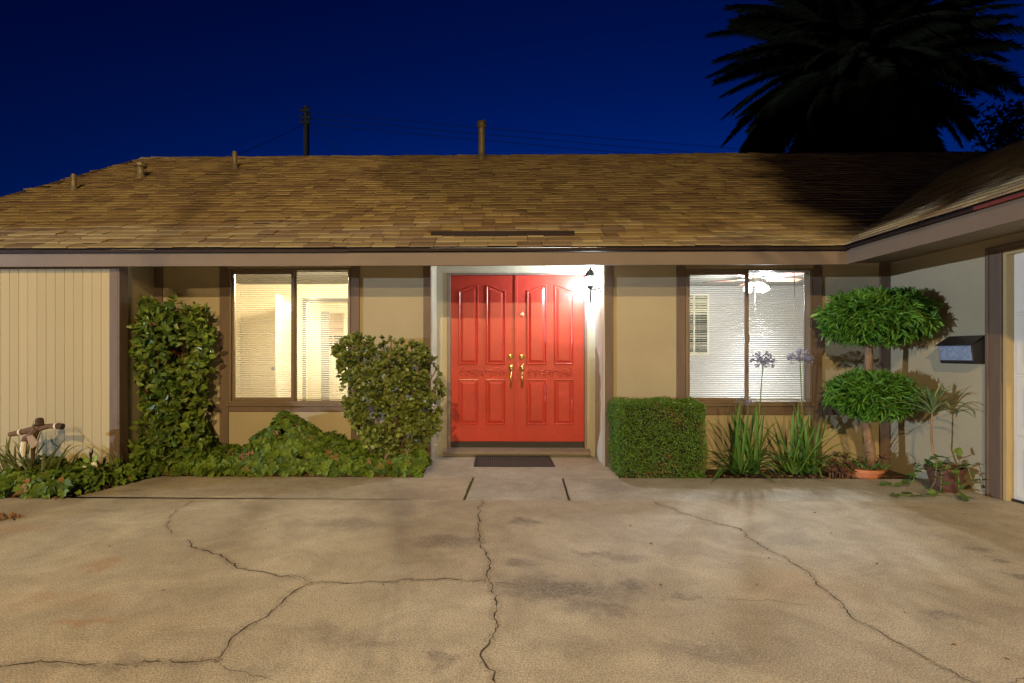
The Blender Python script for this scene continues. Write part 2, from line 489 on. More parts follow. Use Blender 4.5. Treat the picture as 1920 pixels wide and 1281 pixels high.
# ================================================================== SETTING
sheet = MB().box(-400, 400, -400, 400, -.5, -.07).build('ground', M['ground'], kind='structure')
MB().box(-120, 120, -36, -24, -.068, -.05).build('street', M['asphalt'], kind='structure')
XC = WX(290)                       # inner corner at the left
X_AL, X_AR = WX(808), WX(1133.5)   # entry recess
X_W = WX(1668)                     # wing wall
Y_D = 0.57                         # door wall
Y_BED = G(960, 895).y
Y_J = G(960, 938).y
bed = MB()
bl = [G(-260, 925), G(0, 930.5), G(120, 935), G(292, 893.5)]
bed.prism([(bl[0].x, bl[0].y - .05), (bl[1].x, bl[1].y - .02), (bl[2].x, bl[2].y), (bl[3].x, Y_BED + .002), (X_AL - .03, Y_BED + .002), (X_AL - .03, .0), (bl[0].x, 0.0)], -.3, -.03)
bed.build('planting_bed', M['soil'], kind='structure')
xhl = G(1162, 898).x
MB().prism([(xhl, Y_BED + .002), (X_W - .002, Y_BED + .002), (X_W - .002, 0), (X_AR + .14, 0), (X_AR + .14, -.05)], -.3, -.03).build('garden_bed', M['soil'], kind='structure')

drive = MB().prism([(-14, -24), (X_W + .9, -24), (X_W + .9, Y_J - .003), (-14, Y_J - .003)], -.16, 0).build('driveway', M['concrete'], kind='structure')
# the walk in front of the house: separate slabs with open joints
gl0, gl1 = G(888, 893).x, G(870, 937).x
gr0, gr1 = G(1055, 896).x, G(1067, 937).x
walk = bpy.data.objects.new('front_walk', None)
link(walk, None, (0, -1, 0)); setp(walk, kind='structure')
j = .011
dl = [G(-260, 925), G(0, 930.5), G(122, 936), G(293, 894)]
def slab(pts, name='slab', m=None):
    o = MB().prism(pts, -.14, -.001).build(name, m or M['walk'], walk)
    bevel(o, .003)
    return o
slab([(-14, Y_J + .002), (gl1 - j, Y_J + .002), (gl0 - j, Y_BED - .004), (dl[3].x, Y_BED - .004), (dl[2].x, dl[2].y), (dl[1].x, dl[1].y - .02), (dl[0].x, dl[0].y - .05), (-14, dl[0].y - .05)], m=M['concrete'])
slab([(gl1 + j, Y_J + .002), (gr1 - j, Y_J + .002), (gr0 - j, Y_BED - .004), (gl0 + j, Y_BED - .004)])
slab([(gr1 + j, Y_J + .002), (X_W + .9, Y_J + .002), (X_W + .9, Y_BED - .004), (gr0 + j, Y_BED - .004)])
slab([(X_AL - .03, Y_BED + .003), (xhl, Y_BED + .003), (X_AR + .13, -.002), (X_AR - .004, -.002), (X_AR - .004, Y_D), (X_AL + .004, Y_D), (X_AL + .004, -.002), (X_AL - .03, -.002)])
MB().box(-14, X_W + .9, Y_J - .02, Y_J + .02, -.1, -.006).build('joint_fill', M['crack'], walk)
MB().box(-.9, 1.2, Y_J - .01, Y_BED + .02, -.1, -.018).build('joint_fill', M['crack'], walk)
MB().box(-.9, X_W + .9, Y_BED - .03, Y_BED + .03, -.1, -.016).build('joint_fill', M['crack'], walk)
# moss in the left joint
mo = MB()
for i in range(260):
    t = rng.random() ** .8
    x = gl1 + (gl0 - gl1) * t + rng.uniform(-.01, .012)
    y = Y_J + (Y_BED - Y_J) * t
    if rng.random() > .25 + .75 * math.sin(math.pi * min(1, t * 1.15)): continue
    mo.leaf(Vector((x, y, -.014)), Vector((rng.uniform(-1, 1), rng.uniform(-1, 1), 1.1)), Vector((rng.uniform(-1, 1), -1, .4)), rng.uniform(.012, .026), .007)
mo.build('joint_moss', M['moss'], walk, kind='stuff')

CR = [
 ([(906, 938), (897, 960), (899, 985), (897, 1005), (906, 1035), (917, 1065), (916, 1090), (930, 1120), (932, 1160), (922, 1200), (906, 1230), (915, 1255), (930, 1281), (935, 1320)], .0095),
 ([(916, 1091), (870, 1088), (830, 1085), (790, 1087), (725, 1091), (670, 1094), (620, 1092), (580, 1091)], .0085),
 ([(580, 1091), (560, 1082), (510, 1077), (445, 1062), (415, 1045), (370, 1030), (350, 1012)], .0105),
 ([(320, 1002), (312, 985), (325, 962), (350, 946), (364, 936)], .007),
 ([(580, 1091), (550, 1112), (522, 1137), (492, 1160), (450, 1182), (425, 1207), (410, 1242)], .010),
 ([(410, 1242), (390, 1241), (340, 1242), (280, 1242), (215, 1245), (150, 1247), (115, 1242), (0, 1250), (-120, 1256)], .0085),
 ([(410, 1242), (430, 1252), (465, 1266), (535, 1277)], .0035),
 ([(1222, 940), (1280, 962), (1340, 980), (1385, 992), (1420, 1020), (1470, 1047), (1515, 1072), (1537, 1100), (1565, 1120), (1579, 1140), (1610, 1167), (1655, 1187), (1700, 1212), (1755, 1245), (1830, 1281), (1900, 1310)], .0075),
 ([(1579, 1140), (1510, 1135), (1440, 1127), (1310, 1122), (1255, 1112)], .003),
 ([(916, 1091), (960, 1098), (990, 1100)], .004),
 ([(1876, 1281), (1890, 1272), (1920, 1262), (1960, 1258)], .006),
]
for pts, w in CR:
    gp = [G(*p) for p in pts]
    fine = []
    for a, b in zip(gp, gp[1:]):
        n = max(2, int((b - a).length / .022))
        sd = Vector((-(b - a).y, (b - a).x, 0)).normalized()
        for i in range(n):
            q = a.lerp(b, i / n)
            k = mnoise.noise(q * 9) * .028 + mnoise.noise(q * 30) * .014 + mnoise.noise(q * 85) * .006
            fine.append(q + sd * k)
    fine.append(gp[-1])
    mb = MB()
    vsl, fsl = [], []
    for i, q in enumerate(fine):
        t = (fine[min(i + 1, len(fine) - 1)] - fine[max(i - 1, 0)]).normalized()
        sd = Vector((-t.y, t.x, 0))
        ww = w * .43 * max(.18, .75 + 1.1 * mnoise.noise(q * 14) + .6 * mnoise.noise(q * 50)) * min(1, .4 + i * .1, .4 + (len(fine) - 1 - i) * .1)
        vsl += [q + sd * ww + Vector((0, 0, .0012)), q - sd * ww + Vector((0, 0, .0012))]
    fsl = [(2 * i, 2 * i + 1, 2 * i + 3, 2 * i + 2) for i in range(len(fine) - 1)]
    mb.add(vsl, fsl).build('crack', M['crack'], drive)
    if w > .0065:
        hv = []
        for i, q in enumerate(fine):
            t = (fine[min(i + 1, len(fine) - 1)] - fine[max(i - 1, 0)]).normalized()
            sd = Vector((-t.y, t.x, 0))
            ww = .026 + .02 * mnoise.noise(q * 5)
            hv += [q + sd * ww + Vector((0, 0, .0006)), q + Vector((0, 0, .0006)), q - sd * ww + Vector((0, 0, .0006))]
        MB().add(hv, [f for i in range(len(fine) - 1) for f in ((3 * i, 3 * i + 1, 3 * i + 4, 3 * i + 3), (3 * i + 1, 3 * i + 2, 3 * i + 5, 3 * i + 4))]).build('crack_dirt', M['crackdirt'], drive)

# ================================================================== HOUSE
house = thing('house', (0, 0, 0), 'single-storey tan stucco house with brown trim, shingle roof and red double door', 'house')
ZE = WZ(497.5, -.7)               # underside of the eave
ZF = WZ(473, -.7)                 # top of the fascia
ZG = WZ(463.5, -.74)              # top of the drip edge
Y_E = -.7
X_E = P(1588, 498, Y_E).x         # wing eave
ZC = 2.44                         # ceilings
SL, SLW = .553, .487
Y0R = -.75
def roof_z(y): return ZG + .006 + SL * (y - Y0R)
Y_RIDGE = 4.08
Z_RIDGE = roof_z(Y_RIDGE)
X_RAKE = WX(265, Y_RIDGE)
Yb = -.55
for k in range(60):               # front plane of the left projection, from its corner edge at x = 223.6 px
    Yb = Yb - .02 if WX(223.6, Yb) < XC else Yb + .02
    if abs(WX(223.6, Yb) - XC) < .02: break
W1 = (WX(430), WX(658), WZ(757, x=540), WZ(505, x=540))
W2 = (WX(1285), WX(1521), WZ(757, x=1400), WZ(506, x=1400))
# --- outer walls
T = .12
def wall(*b): return MB().box(*b).build('wall', M['stucco'], house)
wall(XC, W1[0], 0, T, -.05, 2.6)
wall(W1[0], W1[1], 0, T, -.05, W1[2])
wall(W1[0], W1[1], 0, T, W1[3], 2.6)
wall(W1[1], X_AL, 0, T, -.05, 2.6)
wall(X_AR, W2[0], 0, T, -.05, 2.6)
wall(W2[0], W2[1], 0, T, -.05, W2[2])
wall(W2[0], W2[1], 0, T, W2[3], 2.6)
wall(W2[1], X_W, 0, T, -.05, 2.6)
# entry recess
def cwall(*b): return MB().box(*b).build('recess_wall', M['white_stucco'], house)
DX0, DX1 = WX(838, Y_D), WX(1101, Y_D)
DZ0, DZ1 = WZ(845, Y_D), WZ(512, Y_D)
cwall(X_AL - .1, X_AL, T, Y_D + .12, -.05, 2.6)
cwall(X_AR, X_AR + .1, T, Y_D + .12, -.05, 2.6)
cwall(X_AL, DX0, Y_D, Y_D + .12, -.05, 2.6)
cwall(DX1, X_AR, Y_D, Y_D + .12, -.05, 2.6)
cwall(DX0, DX1, Y_D, Y_D + .12, DZ1, 2.6)
cwall(DX0, DX1, Y_D, Y_D + .12, -.05, DZ0)
MB().box(X_AL - .002, X_AR + .002, .002, Y_D, 2.46, 2.5).build('recess_ceiling', M['white_stucco'], house)
MB().box(X_AR - .012, X_AR, -.012, .0, 0, ZE + .2).build('corner_bead', M['white_stucco'], house)
# left projection: boards, return wall and corner posts
XL = -6.35
wall(XC - T, XC, Yb + .03, 0, -.05, ZE + .128)
MB().box(XL, XC - .02, Yb + .018, Yb + .1, -.05, ZE + .128).build('siding_backing', M['siding'], house)
bw = (WX(207, Yb) - WX(0, Yb)) / 12.05
x = WX(207, Yb)
board = MB().prism([(-bw / 2 + .0008, .018), (-bw / 2 + .0008, .002), (-bw / 2 + .004, 0), (bw / 2 - .004, 0), (bw / 2 - .0008, .002), (bw / 2 - .0008, .018)], -.02, ZE + .12, 'z').mesh('siding_board')
board.materials.append(M['siding'])
while x > XL + bw:
    place('siding_board', board, house, Matrix.Translation((x - bw / 2, Yb, 0)))
    x -= bw
MB().box(XL, WX(207, Yb), Yb - .012, Yb, WZ(505, Yb, 100), ZE + .126).build('frieze_board', M['fascia'], house)
bevel(MB().box(WX(207, Yb), XC + .003, Yb - .018, Yb + .02, -.02, ZE + .127).build('corner_post', M['trim'], house), .004)
bevel(MB().box(XC, XC + .018, Yb - .016, Yb + .115, -.02, ZE + .127).build('corner_post', M['trim'], house), .004)
# trim posts and rails on the facade
def post(a, b, z0=-.02, z1=2.5, yy=-.02, name='trim_post'):
    return bevel(MB().box(WX(a), WX(b), yy, .0, z0, z1).build(name, M['trim'], house), .004)
post(290.5, 306)
post(413, 429.5); post(658.5, 675); post(794, 808); post(1134.5, 1149.5); post(1268, 1284.5); post(1521.5, 1540); post(1648, 1667)
zr0, zr1 = WZ(772, x=540), WZ(757.5, x=540)
zs0, zs1 = WZ(778, x=1400), WZ(758.5, x=1400)
def rail(a, b, z0, z1): return bevel(MB().box(WX(a), WX(b), -.017, 0, z0, z1).build('trim_rail', M['trim'], house), .004)
rail(306.2, 412.8, zr0, zr1); rail(429.7, 658.3, zr0, zr1); rail(675.2, 793.8, zr0, zr1)
rail(1149.7, 1267.8, zs0, zs1); rail(1284.7, 1521.3, zs0, zs1); rail(1540.2, 1647.8, zs0, zs1)
# --- windows
def window(w, xm, sash_first):
    x0, x1, z0, z1 = w
    f = MB()
    t = .028
    f.box(x0, x0 + t, -.024, .09, z0, z1); f.box(x1 - t, x1, -.024, .09, z0, z1)
    f.box(x0 + t, x1 - t, -.023, .09, z0, z0 + t); f.box(x0 + t, x1 - t, -.023, .09, z1 - t * .55, z1)
    wo_ = bevel(f.build('window', M['alu'], house), .003)
    MB().box(x0 - .005, x1 + .005, -.03, 0, z1 + .004, ZE + .22).build('head_strip', M['frieze'], wo_)
    MB().box(x0 - .02, x1 + .02, -.045, -.018, z0 - .022, z0 - .001).build('sill', M['alu'], wo_)
    s = MB()                       # sliding sash (left)
    a, b = x0 + t + .001, xm
    st = .038
    s.box(a, a + st * .6, .005, .03, z0 + t, z1 - t * .55); s.box(b - st, b, .005, .03, z0 + t, z1 - t * .55)
    s.box(a + st * .6, b - st, .006, .029, z0 + t, z0 + t + st); s.box(a + st * .6, b - st, .006, .029, z1 - t * .55 - st, z1 - t * .55)
    sa = bevel(s.build('sash', M['alu'], wo_), .003)
    MB().box(a + st * .6, b - st, .015, .019, z0 + t + st, z1 - t * .55 - st).build('pane', M['glass'], wo_)
    MB().box(b, x1 - t, .045, .049, z0 + t, z1 - t * .55).build('pane', M['glass'], wo_)
    MB().box(b - .012, b + .012, .032, .06, z0 + t, z1 - t * .55).build('meeting_stile', M['alu'], wo_)
    zc = (z0 + z1) / 2
    MB().box(b - .008, b + .004, -.006, .005, zc - .06, zc + .03).build('latch', M['alu'], wo_)
    return wo_
wx1 = WX(551.5); wx2 = WX(1404.5)
window(W1, wx1, True)
window(W2, wx2, True)

# --- eaves
xl_e = X_RAKE
MB().box(xl_e, X_E, Y_E, Y_E + .03, ZE, ZF).build('fascia_board', M['fascia'], house)
xs = P(651, 475, -.74).x
MB().prism([(Y_E - .035, ZF + .001), (Y_E - .035, ZG - .012), (Y_E + .02, ZG - .005), (Y_E + .02, ZF + .001)], xl_e, xs, 'x').build('drip_edge', M['drip'], house)
MB().prism([(Y_E - .04, ZF + .006), (Y_E - .04, ZG - .008), (Y_E + .02, ZG - .003), (Y_E + .02, ZF + .006)], xs + .003, X_E + .0, 'x').build('drip_edge', M['drip'], house)
MB().box(xl_e, X_W + 1, Y_E + .03, .0, ZE + .13, ZE + .16).build('soffit', M['soffit'], house)
Y_WF = -6.5                       # front end of the wing
MB().box(X_E, X_E + .03, Y_WF - .5, Y_E + .03, ZE + .002, ZF + .012).build('fascia_board', M['fascia'], house)
ysp = -2.1
dpw = [(X_E - .035, ZF + .014), (X_E - .035, ZG - .004), (X_E + .02, ZG + .002), (X_E + .02, ZF + .014)]
MB().prism([(a, b) for a, b in dpw], Y_E - .036, ysp, 'y').build('drip_edge', M['drip'], house)
MB().prism([(a, b + .002) for a, b in dpw], ysp - .003, Y_WF - .5, 'y').build('drip_edge', M['redtrim'], house)
MB().box(X_E + .03, X_W, Y_WF, Y_E, ZE + .13, ZE + .16).build('soffit', M['soffit'], house)

# --- wing with the garage door
def y_on_wing(px, Xp):            # depth on the plane X = Xp for a photo column
    d = ray(px, 600); t = (Xp - CAM.x) / d.x
    return CAM.y + d.y * t
def z_on_wing(px, py, Xp):
    d = ray(px, py); t = (Xp - CAM.x) / d.x
    return CAM.z + d.z * t
yg0 = y_on_wing(1853.5, X_W)      # outer edge of the garage casing
yg1 = y_on_wing(1876, X_W - .02)
zg = z_on_wing(1853.5, 466, X_W)
zgi = z_on_wing(1876, 473, X_W)
YGE = -5.4
wall(X_W, X_W + T, yg0, 0, -.05, 2.6)
wall(X_W, X_W + T, YGE, yg0, zg, 2.6)
wall(X_W, X_W + T, Y_WF, YGE, -.05, 2.6)
wall(X_W + T, X_W + 5.6, Y_WF, Y_WF + T, -.05, 2.6)
wall(X_W + 5.6, X_W + 5.72, Y_WF, 0, -.05, 2.6)
gd = MB()
gd.box(X_W - .02, X_W + .0, yg1, yg0, -.01, zg)
gd.box(X_W - .034, X_W - .02, yg0 - .03, yg0, -.01, zg)
gd.box(X_W - .02, X_W, YGE, yg1, zgi, zg)
gd.box(X_W - .034, X_W - .02, YGE, yg0 - .03, zg - .03, zg)
bevel(gd.build('garage_casing', M['trim'], house), .004)
MB().box(X_W + .001, X_W + .085, yg1 - .03, yg1, -.01, zgi).build('garage_jamb', M['jamb'], house)
MB().box(X_W + .001, X_W + .085, YGE, yg1 - .03, zgi - .03, zgi).build('garage_jamb', M['jamb'], house)
gdoor = MB().box(X_W + .066, X_W + .11, YGE, yg1 - .03, .02, zgi).build('garage_door', M['garage'], house)
nr = 4
ph = (zgi - .05) / nr
yp = yg1 - .06
while yp > YGE + .5:
    for k in range(nr):
        z0 = .03 + k * ph
        q = MB()
        q.box(X_W + .052, X_W + .067, yp - .52, yp, z0 + .012, z0 + ph - .008)
        q.box(X_W + .042, X_W + .053, yp - .45, yp - .07, z0 + .09, z0 + ph - .09)
        bevel(q.build('panel', M['garage'], gdoor), .008)
    yp -= .53
MB().box(X_W + .04, X_W + .08, YGE, yg1 - .03, -.005, .02).build('weather_strip', M['black'], gdoor)

# --- roof
roof = bpy.data.objects.new('roof', None)
link(roof, house, (0, 0, 0))
X_RIDGE_W = X_E + 3.8
def wing_z(x): return ZG + .010 + SLW * (x - (X_E - .05))
Z_RW = wing_z(X_RIDGE_W)
XR = 13.0
deck = MB()
th = .05
deck.add([(X_RAKE, Y0R, roof_z(Y0R) - .012), (XR, Y0R, roof_z(Y0R) - .012), (XR, Y_RIDGE, Z_RIDGE - .012), (X_RAKE, Y_RIDGE, Z_RIDGE - .012), (XR, 2 * Y_RIDGE - Y0R, roof_z(Y0R)), (X_RAKE, 2 * Y_RIDGE - Y0R, roof_z(Y0R)),
          ], [(0, 1, 2, 3), (3, 2, 4, 5)])
yv = Y0R + SLW / SL * (X_RIDGE_W - (X_E - .05))
deck.add([(X_E - .05, Y_WF - .5, wing_z(X_E - .05) - .012), (X_E - .05, Y0R - .0, wing_z(X_E - .05) - .012), (X_RIDGE_W, yv, Z_RW - .012), (X_RIDGE_W, Y_WF - .5, Z_RW - .012),
          (2 * X_RIDGE_W - X_E + .05, Y_WF - .5, wing_z(X_E - .05)), (2 * X_RIDGE_W - X_E + .05, yv, wing_z(X_E - .05))], [(0, 3, 2, 1), (3, 4, 5, 2)])
deck.build('roof_deck', M['felt'], roof)
# gable ends
MB().prism([(-.02, 2.5), (2 * Y_RIDGE + .02, 2.5), (Y_RIDGE, Z_RIDGE - .1)], X_RAKE + .3, X_RAKE + .4, 'x').build('wall', M['stucco'], house)
wall(X_RAKE + .3, X_RAKE + .4, 0, 2 * Y_RIDGE, -.05, 2.5)
wall(X_RAKE + .3, XR, 2 * Y_RIDGE - .1, 2 * Y_RIDGE, -.05, 2.5)
wall(XR - .4, XR - .3, 0, 2 * Y_RIDGE, -.05, 2.5)
wall(X_W + 5.72, XR - .3, 0, .1, -.05, 2.5)
MB().prism([(X_W, 2.5), (X_W + 5.7, 2.5), (X_RIDGE_W, Z_RW - .1)], Y_WF, Y_WF + .1, 'y').build('wall', M['stucco'], house)
rk = MB()
for sgn in (1, -1):
    ya = Y0R if sgn > 0 else 2 * Y_RIDGE - Y0R
    rk.add([(X_RAKE - .02, ya, roof_z(Y0R) - .1), (X_RAKE + .02, ya, roof_z(Y0R) - .1), (X_RAKE + .02, Y_RIDGE, Z_RIDGE - .1), (X_RAKE - .02, Y_RIDGE, Z_RIDGE - .1),
            (X_RAKE - .02, ya, roof_z(Y0R) + .004), (X_RAKE + .02, ya, roof_z(Y0R) + .004), (X_RAKE + .02, Y_RIDGE, Z_RIDGE + .004), (X_RAKE - .02, Y_RIDGE, Z_RIDGE + .004)],
           [(0, 3, 2, 1), (4, 5, 6, 7), (0, 1, 5, 4), (1, 2, 6, 5), (2, 3, 7, 6), (3, 0, 4, 7)])
rk.build('rake_board', M['fascia'], roof)

# shingles: courses of lapped tabs; the 300 that show largest are single objects
EXPO = .142
slope_len = (Y_RIDGE - Y0R) / math.cos(math.atan(SL))
ang = math.atan(SL)
widths = [.13, .165, .20, .24, .285, .34]
def shingle_mb(w, h, t=.014, gap=.005):
    # lies in local x (across) / y (up slope), butt edge at y=0; tapered
    hw = w / 2 - gap / 2
    return [(-hw, 0, .002), (hw, 0, .002), (hw, h, -.008), (-hw, h, -.008), (-hw, 0, t + .002), (hw, 0, t + .002), (hw, h, .001), (-hw, h, .001)]
SHF = [(4, 5, 6, 7), (0, 1, 5, 4), (1, 2, 6, 5), (3, 0, 4, 7)]
smesh = []
for w in widths:
    me = bpy.data.meshes.new('shingle')
    me.from_pydata(shingle_mb(w, EXPO * 1.12), [], SHF)
    me.materials.append(M['shingle'])
    smesh.append(me)
ca, sa_ = math.cos(ang), math.sin(ang)
RM = Matrix(((1, 0, 0, 0), (0, ca, -sa_, 0), (0, sa_, ca, 0), (0, 0, 0, 1)))
srng = random.Random(3)
cand, rows = [], int(slope_len / EXPO) + 1
rest = MB()
for r in range(rows):
    y = Y0R - .015 + r * EXPO * ca
    if y > Y_RIDGE - .05: break
    z = roof_z(y)
    x = X_RAKE - srng.random() * .2
    wob = srng.uniform(-.004, .004)
    while x < XR:
        k = srng.choice((0, 1, 2, 2, 3, 3, 4, 5))
        w = widths[k]
        xc = x + w / 2
        x += w
        if xc - w / 2 < X_RAKE - .05: continue
        if wing_z(xc) > z + .25 and xc > X_E and xc < 2 * X_RIDGE_W - X_E and y < yv: continue   # under the wing roof
        ly = y + wob + srng.choice((0, 0, 0, .012, -.008)) * .6
        lift = srng.choice((0, 0, .002, .004, .007))
        cand.append((r, xc, ly, z + lift, k, srng.uniform(-.006, .006)))
inview = [c for c in cand if c[0] < 9 and P(0, 600, c[2]).x - .1 < c[1] < X_E + .1]
inview.sort(key=lambda c: (c[0], abs(c[1] + .5)))
solo = set(id(c) for c in inview[:298])
for c in cand:
    r, xc, ly, z, k, rot = c
    mt = Matrix.Translation((xc, ly, z)) @ RM @ Matrix.Rotation(rot, 4, 'Z')
    if id(c) in solo:
        o = bpy.data.objects.new('shingle', smesh[k]); col.objects.link(o); o.parent = roof; o.matrix_basis = mt
    else:
        rest.add([mt @ Vector(v) for v in shingle_mb(widths[k], EXPO * 1.12)], SHF)
rest.build('shingle_courses', M['shingle'], roof, kind='stuff')
# wing shingles (in the dark) as one part
angw = math.atan(SLW)
cw, sw = math.cos(angw), math.sin(angw)
wr = MB()
for r in range(60):
    xx = X_E - .065 + r * EXPO * cw
    if xx > X_RIDGE_W - .05: break
    zz = wing_z(xx)
    y = Y_WF - .5
    yend = Y0R + (zz - wing_z(X_E - .05)) / SL + .1
    while y < yend:
        w = srng.choice(widths)
        # local: across -> -Y... rotate so that up-slope is +X
        mt = Matrix(((0, cw, -sw, xx), (-1, 0, 0, y + w / 2), (0, sw, cw, zz + srng.choice((0, 0, .003))), (0, 0, 0, 1)))
        wr.add([mt @ Vector(v) for v in shingle_mb(w, EXPO * 1.12)], SHF)
        y += w
wr.build('shingle_courses', M['shingle'], roof, kind='stuff')
# ridge caps
cap = MB()
x = X_RAKE
while x < XR:
    a = srng.uniform(-.006, .008)
    cap.add([(x, Y_RIDGE - .14, Z_RIDGE - .075 + a), (x + .24, Y_RIDGE - .14, Z_RIDGE - .068 + a), (x + .24, Y_RIDGE, Z_RIDGE + .018 + a), (x, Y_RIDGE, Z_RIDGE + .026 + a),
             (x + .24, Y_RIDGE + .14, Z_RIDGE - .07 + a), (x, Y_RIDGE + .14, Z_RIDGE - .075 + a)], [(0, 1, 2, 3), (3, 2, 4, 5)])
    x += .2
cap.build('ridge_caps', M['shingle'], roof, kind='stuff')
y = Y_WF - .5
cap = MB()
while y < yv:
    cap.add([(X_RIDGE_W - .14, y, Z_RW - .06), (X_RIDGE_W - .14, y + .24, Z_RW - .055), (X_RIDGE_W, y + .24, Z_RW + .018), (X_RIDGE_W, y, Z_RW + .026), (X_RIDGE_W + .14, y + .24, Z_RW - .055), (X_RIDGE_W + .14, y, Z_RW - .06)], [(0, 3, 2, 1), (3, 5, 4, 2)])
    y += .2
cap.build('ridge_caps', M['shingle'], roof, kind='stuff')
# roof vents
def on_roof(px, py):
    d = ray(px, py)
    # z = z0 + SL*(y-Y0R)
    t = (roof_z(CAM.y) - CAM.z) / (d.z - SL * d.y)
    return CAM + d * t
def pipe_vent(base, top, r, kind):
    b = on_roof(*base)
    zt = CAM.z + (PY - top[1]) / F * (b - CAM).dot(FWD)
    v = MB()
    v.lathe([(r * 1.75, -.12), (r * 1.6, -.01), (r * 1.32, .05), (r * 1.25, .06)], b, 14)
    v.lathe([(r, -.05), (r, zt - b.z - (.0 if kind == 0 else .05))], b, 14)
    if kind == 1:
        h = zt - b.z
        v.lathe([(r * 1.02, h - .09), (r * 1.7, h - .075), (r * 1.75, h - .03), (r * .9, h)], b, 14)
    if kind == 2:
        h = zt - b.z
        v.lathe([(r * 1.0, h - .12), (r * 1.35, h - .11), (r * 1.35, h - .005), (r * 1.2, h)], b, 14)
    v.build('vent_pipe', M['galv'], roof, smooth=False)
pipe_vent((138, 357), (141, 327), .035, 0)
pipe_vent((263, 334), (262, 304), .055, 1)
pipe_vent((440, 317), (442, 285), .04, 0)
pipe_vent((903, 297), (903, 228), .062, 2)
# rain diverter above the door
d0, d1 = on_roof(808, 446), on_roof(1078, 447)
dv = MB()
zt = .064
dv.add([(d0.x, d0.y, d0.z), (d1.x, d0.y, d0.z), (d1.x, d0.y - .012, d0.z + zt), (d0.x, d0.y - .012, d0.z + zt), (d0.x, d0.y + .004, d0.z), (d1.x, d0.y + .004, d0.z), (d1.x, d0.y - .008, d0.z + zt), (d0.x, d0.y - .008, d0.z + zt)],
       [(0, 1, 2, 3), (4, 7, 6, 5), (3, 2, 6, 7), (0, 3, 7, 4), (1, 5, 6, 2)])
dv.add([(d0.x, d0.y, d0.z + .014), (d1.x, d0.y, d0.z + .014), (d1.x, d0.y + .12, d0.z + .014 + .12 * SL), (d0.x, d0.y + .12, d0.z + .014 + .12 * SL)], [(0, 1, 2, 3)])
dv.build('rain_diverter', M['drip'], roof)

# --- entry door
fr = MB()
Yf = Y_D - .012
fr.box(DX0, WX(845, Y_D) - .002, Yf, Y_D + .1, DZ0, DZ1); fr.box(WX(1095.5, Y_D) + .002, DX1, Yf, Y_D + .1, DZ0, DZ1)
fr.box(WX(845, Y_D) - .002, WX(1095.5, Y_D) + .002, Yf, Y_D + .1, WZ(515.5, Y_D), DZ1)
M['dframe'] = pmat('grey_brown_door_frame', (.21, .17, .145), .5, .1, 5, .1)
bevel(fr.build('door_frame', M['dframe'], house), .004)
sl_ = MB().prism([(Y_D - .09, DZ0 - .035), (Y_D - .09, DZ0 + .0), (Y_D + .02, DZ0 + .03), (Y_D + .1, DZ0 + .03), (Y_D + .1, DZ0 - .035)], WX(831, Y_D - .05), WX(1107, Y_D - .05), 'x')
bevel(sl_.build('door_sill', M['dframe'], house), .005)
zl0, zl1 = WZ(828, Y_D + .03), WZ(516.5, Y_D + .03)
MB().box(WX(845, Y_D), WX(1095.5, Y_D), Y_D + .045, Y_D + .085, DZ0 + .03, zl0 - .004).build('door_sweep', M['black'], house)
YL = Y_D + .03
def dx(px): return WX(px, YL)
def dz(py): return WZ(py, YL, 970)
def panel(parent, a, b, top, bot, rise=None):
    x0, x1 = dx(a), dx(b)
    zb = dz(bot)
    prof = [(0, .0005), (.004, .012), (.011, .0135), (.017, .006), (.022, .002), (.027, .002), (.055, .0125)]
    N = 16
    rings = []
    for ins, h in prof:
        pts = [(x0 + ins, zb + ins), (x1 - ins, zb + ins)]
        for i in range(N + 1):
            t = i / N                                    # right -> left along the top
            xx = (x1 - ins) + ((x0 + ins) - (x1 - ins)) * t
            u = (xx - x0) / (x1 - x0)
            zt = dz(top)
            if rise:
                lo, hi, side = dz(rise[0]), dz(rise[1]), rise[2]
                q = u if side > 0 else 1 - u
                q = min(1, max(0, (q - .08) / .8))
                zt = lo + (hi - lo) * (q * q * (3 - 2 * q))
            pts.append((xx, zt - ins * 1.05))
        rings.append([(px, YL - h, pz) for px, pz in pts])
    n = N + 3
    vs_ = [q for r in rings for q in r]
    fs_ = [(i * n + k, i * n + (k + 1) % n, (i + 1) * n + (k + 1) % n, (i + 1) * n + k) for i in range(len(prof) - 1) for k in range(n)]
    fs_.append(tuple(range((len(prof) - 1) * n, len(prof) * n)))
    return MB().add(vs_, fs_).build('panel', M['door'], parent)
